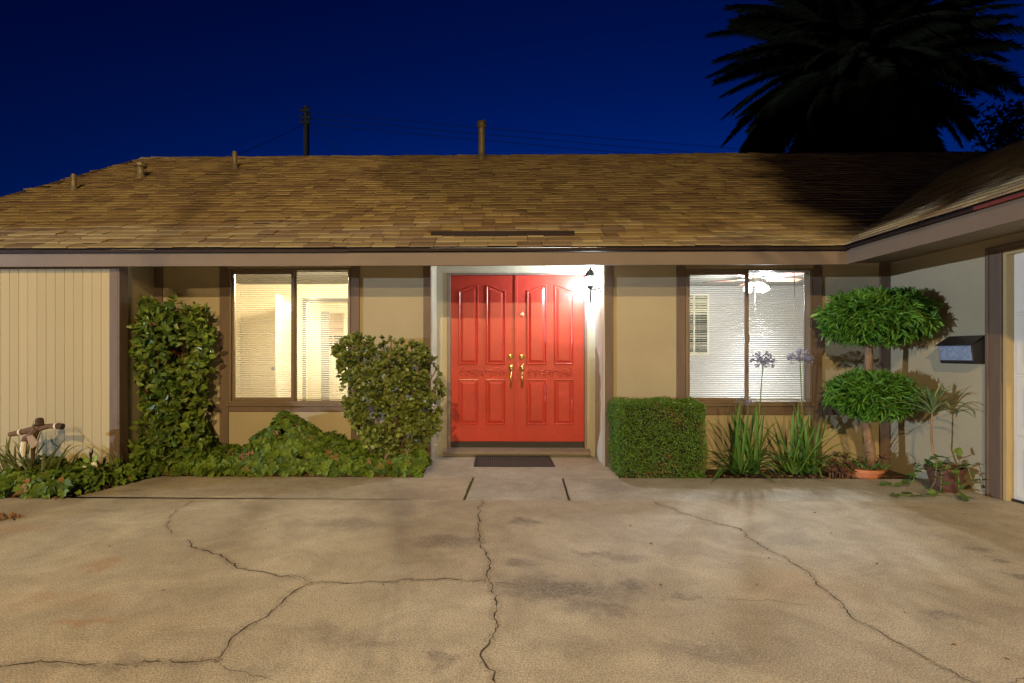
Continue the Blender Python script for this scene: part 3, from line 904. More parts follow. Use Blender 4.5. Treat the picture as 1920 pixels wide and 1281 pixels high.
def scroll(parent, xc, zc, w, h):
    cv = MB()
    def spiral(cx, cz, r, turns, a0, sgn, rad=.006):
        pts = []
        n = int(16 * turns) + 4
        for i in range(n + 1):
            t = i / n
            a = a0 + sgn * 2 * math.pi * turns * t
            rr = r * (1 - .82 * t)
            pts.append((cx + rr * math.cos(a), YL - .004, cz + rr * math.sin(a)))
        cv.tube(pts, [rad * (1 - .4 * i / n) for i in range(n + 1)], 5)
    # wavy stem
    pts = [(xc + w * t, YL - .003, zc + h * .24 * math.sin(t * 4.2 * math.pi)) for t in [i / 40 - .5 for i in range(41)]]
    cv.tube(pts, .006, 5)
    for k, (u, v, r, s) in enumerate([(-.42, .0, .4, 1), (-.30, .05, .3, -1), (-.19, -.1, .33, -1), (.19, -.02, .36, 1), (.31, .1, .26, -1), (.43, -.02, .4, -1), (-.1, .22, .2, 1), (.1, .22, .2, -1)]):
        spiral(xc + w * u, zc + h * v, h * r, 1.4, 1.57 * k, s)
    for k in range(6):                                  # central flower
        a = k * math.pi / 3
        cx, cz = xc + h * .26 * math.cos(a), zc + h * .26 * math.sin(a)
        cv.lathe([(h * .15, 0), (h * .13, .007), (h * .05, .009)], (cx, YL, cz), 8, axis='y')
    cv.lathe([(h * .14, 0), (h * .12, .011), (h * .04, .013)], (xc, YL, zc), 10, axis='y')
    for k in range(12):                                 # leaflets
        u = -.48 + k * .087
        z = zc + (h * .3 if k % 2 else -h * .3)
        d = Vector((rng.uniform(-1, 1), 0, 1 if k % 2 else -1))
        cv.leaf(Vector((xc + w * u, YL - .003, z)), d, Vector((0, -1, .1)), h * .32, h * .2, .4)
    return cv.build('carving', M['door'], parent, smooth=True)
def leaf_door(a, b, p1, p2, right):
    d = bevel(MB().box(dx(a), dx(b), YL, YL + .045, zl0, zl1).build('entry_door', M['door'], house), .003)
    panel(d, p1[0], p1[1], 0, 684, (544, 534.5, 1))
    panel(d, p2[0], p2[1], 0, 684, (544, 534.5, -1))
    panel(d, p1[0], p1[1], 711, 797)
    panel(d, p2[0], p2[1], 711, 797)
    xc = (dx(p1[0]) + dx(p2[1])) / 2
    scroll(d, xc, dz(698), dx(p2[1]) - dx(p1[0]) - .02, dz(690) - dz(706))
    return d
dL = leaf_door(845.3, 967, (859.7, 897.3), (911, 948), False)
dR = leaf_door(967.6, 1095.2, (987.3, 1025), (1039, 1075.3), True)
bevel(MB().box(dx(965), dx(970.5), YL - .014, YL, zl0, zl1).build('astragal', M['door'], dR), .003)
for d, px in ((dL, 958), (dR, 979)):
    xh = dx(px)
    q = MB().lathe([(.034, 0), (.034, .006), (.03, .011), (.022, .013), (.020, .022), (.012, .024), (.011, .020)], (xh, YL, dz(669)), 18, axis='y')
    q.build('deadbolt', M['brass'], d, smooth=False)
    q = MB()
    zt = dz(690)
    q.lathe([(.031, 0), (.031, .005), (.026, .011), (.012, .014)], (xh, YL, zt), 16, sy=1.5, axis='y')
    q.lathe([(.012, .012), (.012, .03), (.016, .034), (.01, .04)], (xh, YL, zt - .012), 10, axis='y')
    q.box(xh - .011, xh + .011, YL - .055, YL - .012, zt + .012, zt + .017)            # thumb latch
    z1_, z2_ = zt - .03, dz(725)
    pts = []
    for i in range(15):
        t = i / 14
        pts.append((xh, YL - .012 - .052 * math.sin(math.pi * min(1, t * 1.02)) ** .7, z1_ + (z2_ - z1_) * t))
    q.tube(pts, [.008 + .005 * math.sin(math.pi * i / 14) + (.003 if i in (3, 4) else 0) for i in range(15)], 8)
    q.lathe([(.017, 0), (.017, .006), (.012, .012)], (xh, YL, z2_), 12, sy=1.5, axis='y')
    q.build('handle', M['brass'], d, smooth=True)
kn = MB().lathe([(.016, 0), (.016, .006), (.008, .009)], (dx(979), YL, dz(589)), 10, sy=1.7, axis='y')
kn.box(dx(979) - .022, dx(979) + .022, YL - .009, YL, dz(590) - .005, dz(590) + .006)
kn.build('peephole', M['steel'], dR)

# --- rooms behind the windows
ZFL = .12
def iwall(m, *b): return MB().box(*b).build('interior_wall', m, house)
RW, RN = M['room_warm'], M['room_white']
X1A, X1B, Y1 = -4.4, X_AL - .1, 3.2
iwall(RW, X1A - .1, X1A, T, Y1, ZFL, ZC)
iwall(RW, X1B - .02, X1B, T, Y1, ZFL, ZC)
dp0, dp1 = WX(574, Y1), WX(652, Y1)
dtop = WZ(566, Y1)
iwall(RW, X1A, dp0, Y1, Y1 + .1, ZFL, ZC)
iwall(RW, dp1, X1B, Y1, Y1 + .1, ZFL, ZC)
iwall(RW, dp0, dp1, Y1, Y1 + .1, dtop, ZC)
MB().box(X1A - .1, X1B, T, 6.3, ZFL - .05, ZFL).build('floor', M['carpet'], house)
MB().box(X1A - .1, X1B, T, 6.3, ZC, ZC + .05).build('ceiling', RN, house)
iwall(RW, X1A, X1B, 6.2, 6.3, ZFL, ZC)
iwall(RW, X1A - .1, X1A, Y1, 6.3, ZFL, ZC)
iwall(RW, X1B - .02, X1B, Y1, 6.3, ZFL, ZC)
cs = MB()
cs.box(dp0 - .06, dp0, Y1 - .015, Y1, ZFL, dtop + .06); cs.box(dp1, dp1 + .06, Y1 - .015, Y1, ZFL, dtop + .06); cs.box(dp0, dp1, Y1 - .015, Y1, dtop, dtop + .06)
cs.build('door_casing', RN, house)
# open room door, seen at a slant, and the far hallway door
hx, hy = WX(545, 2.6), 2.6
q = MB()
dd = (Vector((WX(523, 2.05), 2.05, 0)) - Vector((hx, hy, 0))).normalized()
nn = Vector((-dd.y, dd.x, 0)) * .035
a = Vector((hx, hy, ZFL)); b = a + dd * .7
zz = WZ(558, 2.4) - ZFL
q.prism([(a.x, a.y), (b.x, b.y), (b.x + nn.x, b.y + nn.y), (a.x + nn.x, a.y + nn.y)], ZFL + .01, ZFL + zz)
idoor = q.build('interior_door', M['door_white'], house)
MB().lathe([(.02, 0), (.03, .025), (.02, .05)], (b.x * .9 + a.x * .1 + .0, b.y - .05, 1.02), 10, axis='y').build('knob', M['black'], idoor)
q = MB().box(WX(572, Y1 + .35), WX(605, 5.0), 4.9, 4.94, ZFL + .01, dtop - .03)
fdoor = q.build('interior_door', RN, house)
q = MB()                                              # shuttered far window
fx0, fx1, fz0, fz1 = WX(606, 6.19), WX(643, 6.19), WZ(652, 6.19), WZ(589, 6.19)
q.box(fx0 - .03, fx1 + .03, 6.16, 6.2, fz0 - .03, fz0); q.box(fx0 - .03, fx1 + .03, 6.16, 6.2, fz1, fz1 + .03)
for xx in (fx0 - .03, (fx0 + fx1) / 2 - .015, fx1): q.box(xx, xx + .03, 6.16, 6.2, fz0, fz1)
n = 14
for i in range(n):
    z = fz0 + (fz1 - fz0) * i / n
    q.add([(fx0, 6.15, z), (fx1, 6.15, z), (fx1, 6.18, z + (fz1 - fz0) / n * (.95 if i > 4 else .45)), (fx0, 6.18, z + (fz1 - fz0) / n * (.95 if i > 4 else .45))], [(0, 1, 2, 3)])
shw = q.build('interior_shutter', pmat('tan_shutter', (.46, .33, .22), .7), house)
MB().box(fx0, fx1, 6.186, 6.199, fz0, fz1).build('night_pane', M['dark_pane'], shw)
# room two
X2A, X2B, Y2 = X_AR + .1, 6.2, 3.6
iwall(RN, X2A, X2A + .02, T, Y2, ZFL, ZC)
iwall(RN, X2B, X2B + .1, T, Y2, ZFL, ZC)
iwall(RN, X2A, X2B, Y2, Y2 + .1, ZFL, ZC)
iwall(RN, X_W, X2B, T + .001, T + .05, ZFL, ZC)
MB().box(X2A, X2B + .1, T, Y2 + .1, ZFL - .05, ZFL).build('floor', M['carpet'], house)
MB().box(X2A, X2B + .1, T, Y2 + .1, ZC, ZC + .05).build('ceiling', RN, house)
q = MB()
fx0, fx1, fz0, fz1 = WX(1250, Y2), WX(1325, Y2), WZ(662, Y2), WZ(556, Y2)
q.box(fx0 - .03, fx1 + .04, Y2 - .03, Y2, fz0 - .04, fz0); q.box(fx0 - .03, fx1 + .04, Y2 - .03, Y2, fz1, fz1 + .03)
for xx in (fx0 - .03, WX(1299, Y2), fx1): q.box(xx, xx + .03, Y2 - .03, Y2, fz0, fz1)
n = 24
for i in range(n):
    z = fz0 + (fz1 - fz0) * i / n
    q.add([(fx0, Y2 - .045, z), (fx1, Y2 - .045, z), (fx1, Y2 - .02, z + .012 + (.02 if i > 15 else 0)), (fx0, Y2 - .02, z + .012 + (.02 if i > 15 else 0))], [(0, 1, 2, 3)])
iw = q.build('interior_window', pmat('cream_interior_window', (.22, .195, .13), .7), house)
MB().box(fx0, fx1, Y2 - .012, Y2 - .001, fz0, fz1).build('night_pane', M['dark_pane'], iw)

# ================================================================== LAMPS AND FITTINGS
def light(name, kind, loc, watt, colr, rad, parent, spot=None):
    ld = bpy.data.lights.new(name, kind)
    ld.energy, ld.color = watt, colr
    ld.shadow_soft_size = rad
    if spot: ld.spot_size, ld.spot_blend = spot
    o = bpy.data.objects.new(name, ld)
    link(o, parent, loc)
    return o
# porch lantern
yl = y_on_wing(1126.5, X_AR)
lx = P(1107, 520, yl).x
pz = lambda py: WZ(py, yl, 1107)
lan = thing('porch_lantern', (X_AR, yl, pz(541)), 'lit grey metal wall lantern beside the top of the red door', 'wall lamp')
q = MB()
c0 = Vector((lx, yl, 0))
zr, zb, zg_ = pz(500.5), pz(519), pz(537)
q.lathe([(.003, pz(496.5)), (.008, pz(499)), (.004, pz(500.5)), (.013, pz(502)), (.014, pz(505)), (.04, pz(509)), (.058, pz(514)), (.069, zb), (.066, zb - .004), (.02, zb - .003)], c0, 6)
q.build('cap', M['lampmetal'], lan)
q = MB()
for k in range(6):
    a = k * math.pi / 3
    q.tube([(lx + .062 * math.cos(a), yl + .062 * math.sin(a), zb), (lx + .036 * math.cos(a), yl + .036 * math.sin(a), zg_)], .003, 5)
q.build('cage', M['lampmetal'], lan)
q = MB().lathe([(.056, zb - .006), (.033, zg_ + .003)], c0, 6)
gl = q.build('glass', M['lampglass'], lan)
gl.visible_shadow = True
q = MB()
q.lathe([(.042, zg_ + .004), (.042, zg_ - .003), (.03, pz(541)), (.012, pz(543)), (.012, pz(546)), (.017, pz(550)), (.013, pz(560)), (.009, pz(563)), (.012, pz(565)), (.005, pz(569)), (.001, pz(574))], c0, 10)
q.build('finial', M['lampmetal'], lan)
q = MB()
pts = [(lx, yl, pz(543.5))] + [(lx + (X_AR - .02 - lx) * t, yl, pz(543.5) + .03 * t * t * t) for t in (.25, .5, .75, 1)]
q.tube(pts, [.008, .008, .009, .013, .02], 8)
q.lathe([(.03, 0), (.03, .006), (.018, .016), (.01, .02)], (X_AR - .001, yl, pz(541)), 12, sy=2.2, axis='x')
q.tube([(X_AR - .018, yl, pz(541) + .05), (X_AR - .02, yl, pz(541) + .085)], [.008, .003], 6)
q.build('bracket', M['lampmetal'], lan)
light('bulb', 'POINT', (lx, yl - .0, zg_ + .05), PORCH_W, (.80, .91, 1.0), .04, lan)

# ceiling fan with lamps
fy = 1.8
fc = P(1416, 524, fy)
fan = thing('ceiling_fan', (fc.x, fy, ZC), 'ceiling fan with three lit glass shades behind the right window', 'ceiling fan')
q = MB().lathe([(.06, ZC - .001), (.06, ZC - .03), (.02, ZC - .04), (.02, fc.z + .06), (.10, fc.z + .05), (.11, fc.z + .01), (.09, fc.z - .05), (.05, fc.z - .07), (.05, fc.z - .1), (.02, fc.z - .11)], (fc.x, fy, 0), 18)
q.build('motor', M['steel'], fan, smooth=False)
for k in range(5):
    a = R(8) + k * 2 * math.pi / 5
    u, w = Vector((math.cos(a), math.sin(a), 0)), Vector((-math.sin(a), math.cos(a), 0))
    q = MB()
    pts = []
    for r0, ww in ((.2, .05), (.3, .065), (.62, .07), (.7, .05)):
        p_ = Vector((fc.x, fy, fc.z + .0)) + u * r0
        pts.append((p_ - w * ww + Vector((0, 0, .012)), p_ + w * ww - Vector((0, 0, .012))))
    vs_ = []
    for l_, r_ in pts: vs_ += [l_, r_, l_ + Vector((0, 0, .008)), r_ + Vector((0, 0, .008))]
    fs_ = []
    for i in range(3):
        b_ = i * 4
        fs_ += [(b_, b_ + 1, b_ + 5, b_ + 4), (b_ + 2, b_ + 6, b_ + 7, b_ + 3), (b_, b_ + 4, b_ + 6, b_ + 2), (b_ + 1, b_ + 3, b_ + 7, b_ + 5)]
    fs_ += [(0, 2, 3, 1), (12, 13, 15, 14)]
    q.add(vs_, fs_)
    bl_ = q.build('blade', M['wood_blade'], fan)
    MB().tube([Vector((fc.x, fy, fc.z + .005)) + u * .09, Vector((fc.x, fy, fc.z + .005)) + u * .24], .012, 6).build('blade_iron', M['steel'], bl_)
for k, a in enumerate((R(-10), R(200), R(270))):
    o_ = Vector((fc.x + .085 * math.cos(a), fy + .085 * math.sin(a), fc.z - .06))
    t_ = Vector((math.cos(a) * .55, math.sin(a) * .55, -1)).normalized()
    q = MB().tube([o_, o_ + t_ * .03, o_ + t_ * .08, o_ + t_ * .12, o_ + t_ * .13], [.02, .035, .058, .06, .05], 12)
    q.build('glass_shade', M['shade'], fan, smooth=True)
    light('bulb', 'POINT', o_ + t_ * .2, FAN_W / 3 * 1.0, (.98, .985, 1.0), .05, fan)
q = MB().tube([(fc.x, fy, fc.z - .1), (fc.x, fy, fc.z - .42)], .0014, 5)
q.lathe([(.007, -.45), (.009, -.43), (.004, -.415)], (fc.x, fy, fc.z), 8)
q.build('pull_chain', M['black'], fan)
# dome lamps in the left room and its hallway
for (x, y, w, lab) in ((-2.5, 1.15, ROOM_W, 'round ceiling lamp above the window end of the cream room'), (-2.6, 4.6, ROOM_W * .55, 'round ceiling lamp in the hallway behind the cream room')):
    dm = thing('ceiling_lamp', (x, y, ZC), lab, 'ceiling lamp', 'ceiling lamps indoors')
    MB().lathe([(.17, ZC - .001), (.17, ZC - .02), (.15, ZC - .025)], (x, y, 0), 20).build('base', M['brass'], dm)
    MB().lathe([(.145, ZC - .022), (.13, ZC - .05), (.08, ZC - .08), (.01, ZC - .09)], (x, y, 0), 20).build('glass_dome', M['dome'], dm, smooth=True)
    light('bulb', 'POINT', (x, y, ZC - .16), w, (1.0, .86, .60), .08, dm)

# venetian blinds
def blind(w, lab, wx):
    x0, x1, z0, z1 = w[0] + .03, w[1] - .03, w[2] + .03, w[3] + .01
    yb = .094
    t = thing('venetian_blind', ((x0 + x1) / 2, yb, z1), lab, 'blind', 'venetian blinds')
    MB().box(x0, x1, yb - .012, yb + .02, z1 - .03, z1).build('head_rail', M['slat'], t)
    q = MB()
    z = z1 - .045
    while z > z0 + .03:
        pts = [(-.0125, -.0012), (-.004, .0008), (.004, .0008), (.0125, -.0012)]
        tl = .32
        vs_ = []
        for xx in (x0 + .003, x1 - .003):
            for (a, b) in pts: vs_.append((xx, yb + .004 + a, z + b + a * tl))
        q.add(vs_, [(i, i + 1, i + 5, i + 4) for i in range(3)])
        z -= .0212
    q.build('slats', M['slat'], t, kind='stuff')
    MB().box(x0 + .003, x1 - .003, yb - .01, yb + .016, z0 + .004, z0 + .018).build('bottom_rail', M['slat'], t)
    q = MB()
    for u in (.12, .5, .88):
        xx = x0 + (x1 - x0) * u
        q.tube([(xx, yb - .009, z1 - .03), (xx, yb - .009, z0 + .01)], .0008, 4)
    q.build('ladder_cord', M['slat'], t)
    MB().tube([(wx, yb - .02, z1 - .03), (wx, yb - .022, z1 - .03 - .72)], .004, 6).build('wand', M['steel'], t)
    return t
blind(W1, 'open white slat blind in the left window, cream room behind', WX(650))
blind(W2, 'open white slat blind in the right window, fan lamp behind', WX(1497))

# mailbox on the wing wall
ym0, ym1 = y_on_wing(1851, X_W), y_on_wing(1785.5, X_W)
zt_, zb_ = z_on_wing(1786, 631, X_W), z_on_wing(1852, 682.5, X_W)
mbx = thing('mailbox', (X_W, (ym0 + ym1) / 2, zb_), 'black metal mailbox with slanted lid on the right wing wall', 'mailbox')
H = zt_ - zb_
D_ = .135
body = [(X_W, zb_), (X_W - D_ * .78, zb_), (X_W - D_ * .84, zb_ + .012), (X_W - D_ * .98, zb_ + H * .66), (X_W, zt_ - .02)]
bevel(MB().prism(body, ym0, ym1, 'y').build('body', M['black'], mbx), .003)
fn = MB().add([(X_W - D_ * .853, ym0 + .012, zb_ + .03), (X_W - D_ * .853, ym1 - .012, zb_ + .03), (X_W - D_ * .985, ym1 - .012, zb_ + H * .64), (X_W - D_ * .985, ym0 + .012, zb_ + H * .64),
               (X_W - D_ * .853 - .004, ym0 + .012, zb_ + .03), (X_W - D_ * .853 - .004, ym1 - .012, zb_ + .03), (X_W - D_ * .985 - .004, ym1 - .012, zb_ + H * .64), (X_W - D_ * .985 - .004, ym0 + .012, zb_ + H * .64)],
              [(0, 1, 2, 3), (4, 7, 6, 5), (0, 4, 5, 1), (1, 5, 6, 2), (2, 6, 7, 3), (3, 7, 4, 0)])
fn.build('front_plate', M['mailface'], mbx)
lid = MB().prism([(X_W - .002, zt_), (X_W - .03, zt_), (X_W - D_ * 1.12, zb_ + H * .66 + .004), (X_W - D_ * 1.12, zb_ + H * .66 - .006), (X_W - .03, zt_ - .012), (X_W - .002, zt_ - .012)], ym0 - .006, ym1 + .006, 'y')
bevel(lid.build('lid', M['black'], mbx), .002)

# door mat
ma, mb2 = G(888, 875.5), G(1041, 875.5)
mt_y1 = Y_D - .03
mat = thing('doormat', ((ma.x + mb2.x) / 2, (ma.y + mt_y1) / 2, 0), 'dark ribbed rubber doormat in front of the red door', 'doormat')
bevel(MB().box(ma.x, mb2.x, ma.y, mt_y1, .0005, .010).build('base', M['rubber'], mat), .004)
n = 34
rb = MB().box(-.006, .006, -(mt_y1 - ma.y) / 2 + .035, (mt_y1 - ma.y) / 2 - .035, 0, .006).mesh('rib'); rb.materials.append(pmat('grey_rib_rubber', (.085, .078, .08), .8, .2, 20, .3, 150))
for i in range(n):
    place('rib', rb, mat, Matrix.Translation((ma.x + .05 + (mb2.x - ma.x - .1) * i / (n - 1), (ma.y + mt_y1) / 2, .0095)))

# ================================================================== PLANTS
def rdir(r, up=0.0):
    v = Vector((r.gauss(0, 1), r.gauss(0, 1), r.gauss(0, 1))).normalized()
    v.z += up
    return v.normalized()

# --- ivy ground cover (two beds of leaves on a bumpy surface)
def ivy_h(x, y):
    h = .11 + .06 * mnoise.noise(Vector((x * 3, y * 3, 0))) + .07 * mnoise.noise(Vector((x * 8, y * 8, 3)))
    pk = WX(535, -.28); e = (x - pk)
    h += .43 * math.exp(-(e / .36) ** 2) * math.exp(-((y + .22) / .26) ** 2)
    h += .16 * math.exp(-((x - WX(640, -.25)) / .5) ** 2) * math.exp(-((y + .2) / .25) ** 2)
    h += .15 * math.exp(-((x - WX(780, -.35)) / .18) ** 2) * math.exp(-((y + .36) / .22) ** 2)
    h += .16 * math.exp(-((x - WX(340, -.3)) / .4) ** 2) * math.exp(-((y + .12) / .3) ** 2)
    h += .20 * math.exp(-((x + 4.85) / .35) ** 2) * math.exp(-((y + .75) / .2) ** 2)
    return h
def bed_front(x):
    pts = [(bl[0].x, bl[0].y - .05), (bl[1].x, bl[1].y - .02), (bl[2].x, bl[2].y), (bl[3].x, Y_BED), (X_AL - .03, Y_BED)]
    for (a, b), (c, d) in zip(pts, pts[1:]):
        if a <= x <= c: return b + (d - b) * (x - a) / max(1e-6, c - a)
    return Y_BED
def bed_back(x): return Yb - .02 if x < XC else -.01
irng = random.Random(11)
iv, ivd = MB(), MB()
count = 0
xmin, xmax = G(-40, 930).x, X_AL - .03
while count < 8200:
    x = irng.uniform(xmin, xmax)
    f, b = bed_front(x) - .02, bed_back(x)
    y = irng.uniform(f, b)
    if mnoise.noise(Vector((x * 7, y * 7, 2))) < -.30 and irng.random() < .85: count += 1; continue
    edge = min((y - f) / .12, 1)
    xe = min((xmax + .05 - x) / .1, 1)
    h = ivy_h(x, y) * (.25 + .75 * max(0, min(edge, xe)) ** .6)
    if irng.random() < .2: h *= irng.uniform(.4, 1)
    z = max(.0, h + irng.uniform(-.03, .025)) + .012 * irng.random()
    e = .03
    nx = -(ivy_h(x + e, y) - ivy_h(x - e, y)) / (2 * e)
    ny = -(ivy_h(x, y + e) - ivy_h(x, y - e)) / (2 * e) - (1.2 if edge < 1 else 0)
    nrm = Vector((nx + irng.gauss(0, .6), ny + irng.gauss(0, .55) - .4, 1)).normalized()
    d = Vector((irng.gauss(0, 1), irng.gauss(-.5, .8), irng.gauss(-.4, .4)))
    d = d - nrm * d.dot(nrm)
    L = irng.uniform(.032, .085) if irng.random() < .8 else irng.uniform(.07, .1)
    (ivd if irng.random() < .035 else iv).lobed(Vector((x, y, z)), d, nrm, L, L * 1.05)
    count += 1
ivo = iv.build('ivy_ground_cover', M['ivy'], label='low green ivy spreading over the bed left of the door', cat='ivy', kind='stuff')
ivd.build('dry_leaves', M['dry'], ivo, kind='stuff')
# leaf litter along the bed edge
lt = MB()
for i in range(420):
    x = irng.uniform(xmin, xmax)
    y = bed_front(x) + abs(irng.gauss(0, .03)) * irng.choice((1, 1, 1, -.6))
    lt.leaf(Vector((x, y, .004 + irng.random() * .008)), Vector((irng.gauss(0, 1), irng.gauss(0, 1), .15)), Vector((irng.gauss(0, .3), irng.gauss(0, .3), 1)), irng.uniform(.018, .045), irng.uniform(.012, .025), .3, .2)
for i in range(200):
    x = irng.uniform(xhl + .7, X_W - .1)
    y = irng.uniform(Y_BED + .01, -.02)
    lt.leaf(Vector((x, y, -.02 + irng.random() * .015)), Vector((irng.gauss(0, 1), irng.gauss(0, 1), .2)), Vector((irng.gauss(0, .4), irng.gauss(0, .4), 1)), irng.uniform(.02, .06), irng.uniform(.01, .025), .3, .2)
lt.build('leaf_litter', M['dry'], label='fallen brown leaves along the edges of the beds', cat='leaf litter', kind='stuff')

# --- glossy shrub on the left, flat-topped
def shrub_left():
    r = random.Random(21)
    xc, yc = (WX(243, -.3) + WX(402, -.3)) / 2, -.30
    t = thing('glossy_shrub', (xc, yc, -.03), 'tall flat-topped glossy-leaved shrub beside the left corner post', 'shrub')
    st = MB()
    tips = []
    for k in range(9):
        a = k * 2.4
        x1, y1 = xc + .24 * math.cos(a) * r.uniform(.3, 1), yc + .03 + .07 * math.sin(a)
        zt = r.uniform(1.1, 1.6)
        pts = [(xc + .06 * math.cos(a), yc + .05 * math.sin(a), -.04), ((xc + x1) / 2 + r.uniform(-.05, .05), (yc + y1) / 2, zt * .4), (x1, y1, zt * .75), (x1 + r.uniform(-.08, .08), y1, zt)]
        st.tube(pts, [.016, .013, .009, .005], 6)
    st.build('stem', M['bark'], t)
    # outline half-widths by height, from the photograph
    prof = [(0.0, .36), (.25, .42), (.45, .37), (.6, .30), (.9, .36), (1.15, .42), (1.4, .43), (1.55, .41), (1.68, .36), (1.74, .25)]
    def hw(z):
        for (a, b), (c, d) in zip(prof, prof[1:]):
            if a <= z <= c: return b + (d - b) * (z - a) / (c - a)
        return .1
    fo, red = MB(), MB()
    big = []
    for i in range(4400):
        z = r.uniform(.05, 1.74)
        w = .9 * hw(z) * (1 + .2 * mnoise.noise(Vector((i % 7, z * 5, 1))))
        a = r.uniform(0, 2 * math.pi)
        q = r.random() ** .35
        x = xc + w * q * math.cos(a) + .02
        y = yc + min(.27, w * .72) * q * math.sin(a)
        if mnoise.noise(Vector((x * 5, y * 5, z * 5))) < -.25: continue
        out = Vector((math.cos(a), math.sin(a) * .9 - .25, r.uniform(-.2, .7)))
        d = (out * .7 + rdir(r) * 1.0 + Vector((0, 0, -.1))).normalized()
        nrm = (out + Vector((0, -.5, .5)) + rdir(r) * 1.0).normalized()
        L = r.uniform(.038, .112)
        p = Vector((x, y, z))
        if y < yc - .13 and q > .7 and len(big) < 210 and L > .066: big.append((p, d, nrm, L)); continue
        (red if r.random() < .03 else fo).leaf(p, d, nrm, L, L * .58, .2, .2, .42)
    for (px, py) in ((270, 568), (280, 566), (332, 566), (325, 572), (350, 578), (384, 585), (262, 580)):      # stray shoots at the top
        p = P(px, py, -.3)
        for k in range(5): fo.leaf(p + rdir(r) * .03, rdir(r, .4), rdir(r, .5), .085, .05, .2, .2)
        st2 = p
    fo.build('foliage', M['camellia'], t, kind='stuff')
    red.build('young_leaves', M['redleaf'], t, kind='stuff')
    lm = MB().leaf(Vector((0, 0, 0)), Vector((1, 0, 0)), Vector((0, 0, 1)), 1, .6, .2, .2, .42).mesh('leaf'); lm.materials.append(M['camellia_o'])
    for p, d, nrm, L in big:
        sd = d.cross(nrm).normalized(); nn_ = sd.cross(d)
        m4 = Matrix(((d.x, -sd.x, nn_.x, p.x), (d.y, -sd.y, nn_.y, p.y), (d.z, -sd.z, nn_.z, p.z), (0, 0, 0, 1))) @ Matrix.Scale(L, 4)
        place('leaf', lm, t, m4)
shrub_left()

# --- jade shrub with rosettes, left of the door
def shrub_jade():
    r = random.Random(5)
    yc = -.36
    xc = WX(728, yc)
    t = thing('jade_shrub', (xc, yc, -.03), 'broad jade shrub with small rounded leaves between window and red door', 'shrub')
    out = [(628, 660), (640, 640), (670, 630), (700, 632), (735, 640), (770, 638), (800, 650), (822, 690), (829, 730), (826, 770), (820, 810), (790, 835), (740, 850), (700, 840), (668, 800), (652, 770), (650, 735), (636, 705), (628, 690)]
    poly = [(P(a, b, yc).x, P(a, b, yc).z) for a, b in out]
    def inside(x, z):
        c = False
        for (x0, z0), (x1, z1) in zip(poly, poly[1:] + poly[:1]):
            if (z0 > z) != (z1 > z) and x < (x1 - x0) * (z - z0) / (z1 - z0) + x0: c = not c
        return c
    def edge(x, z):
        m = 9
        for (x0, z0), (x1, z1) in zip(poly, poly[1:] + poly[:1]):
            dx_, dz_ = x1 - x0, z1 - z0
            k = max(0, min(1, ((x - x0) * dx_ + (z - z0) * dz_) / (dx_ * dx_ + dz_ * dz_)))
            m = min(m, math.hypot(x - x0 - k * dx_, z - z0 - k * dz_))
        return m
    xs_ = [p[0] for p in poly]; zs_ = [p[1] for p in poly]
    fo, st = MB(), MB()
    base = Vector((xc + .02, yc + .04, -.04))
    heads = []
    tries = 0
    while len(heads) < 1000 and tries < 30000:
        tries += 1
        x, z = r.uniform(min(xs_), max(xs_)), r.uniform(min(zs_), max(zs_))
        if not inside(x, z): continue
        e = edge(x, z)
        dep = .05 + .27 * min(1, e / .22) ** .6
        s = r.choice((-1, -1, -1, 1)) * r.random() ** .4
        y = yc + dep * s
        if mnoise.noise(Vector((x * 4.2, y * 4, z * 4.2 + 5))) < -.27: continue
        heads.append((Vector((x, y, z)), Vector((x - xc, (y - yc) * 2.2 - .1, (z - .7) * .9 + .25)).normalized()))
    for p, o in heads:
        for k in range(7):
            d = (o + rdir(r) * 1.0).normalized()
            L = r.uniform(.036, .062)
            fo.leaf(p + rdir(r) * .012, d, (o + rdir(r) * .6 + Vector((0, -.3, .4))).normalized(), L, L * .78, .15, .05, .6)
    for k in range(16):
        p, o = heads[k * 37 % len(heads)]
        mid = base.lerp(p, .5) + Vector((r.uniform(-.08, .08), r.uniform(-.05, .05), .02))
        st.tube([base + rdir(r) * .03, mid, p], [.024, .016, .007], 6)
    st.build('stem', M['bark'], t)
    fo.build('foliage', M['jade'], t, kind='stuff')
shrub_jade()

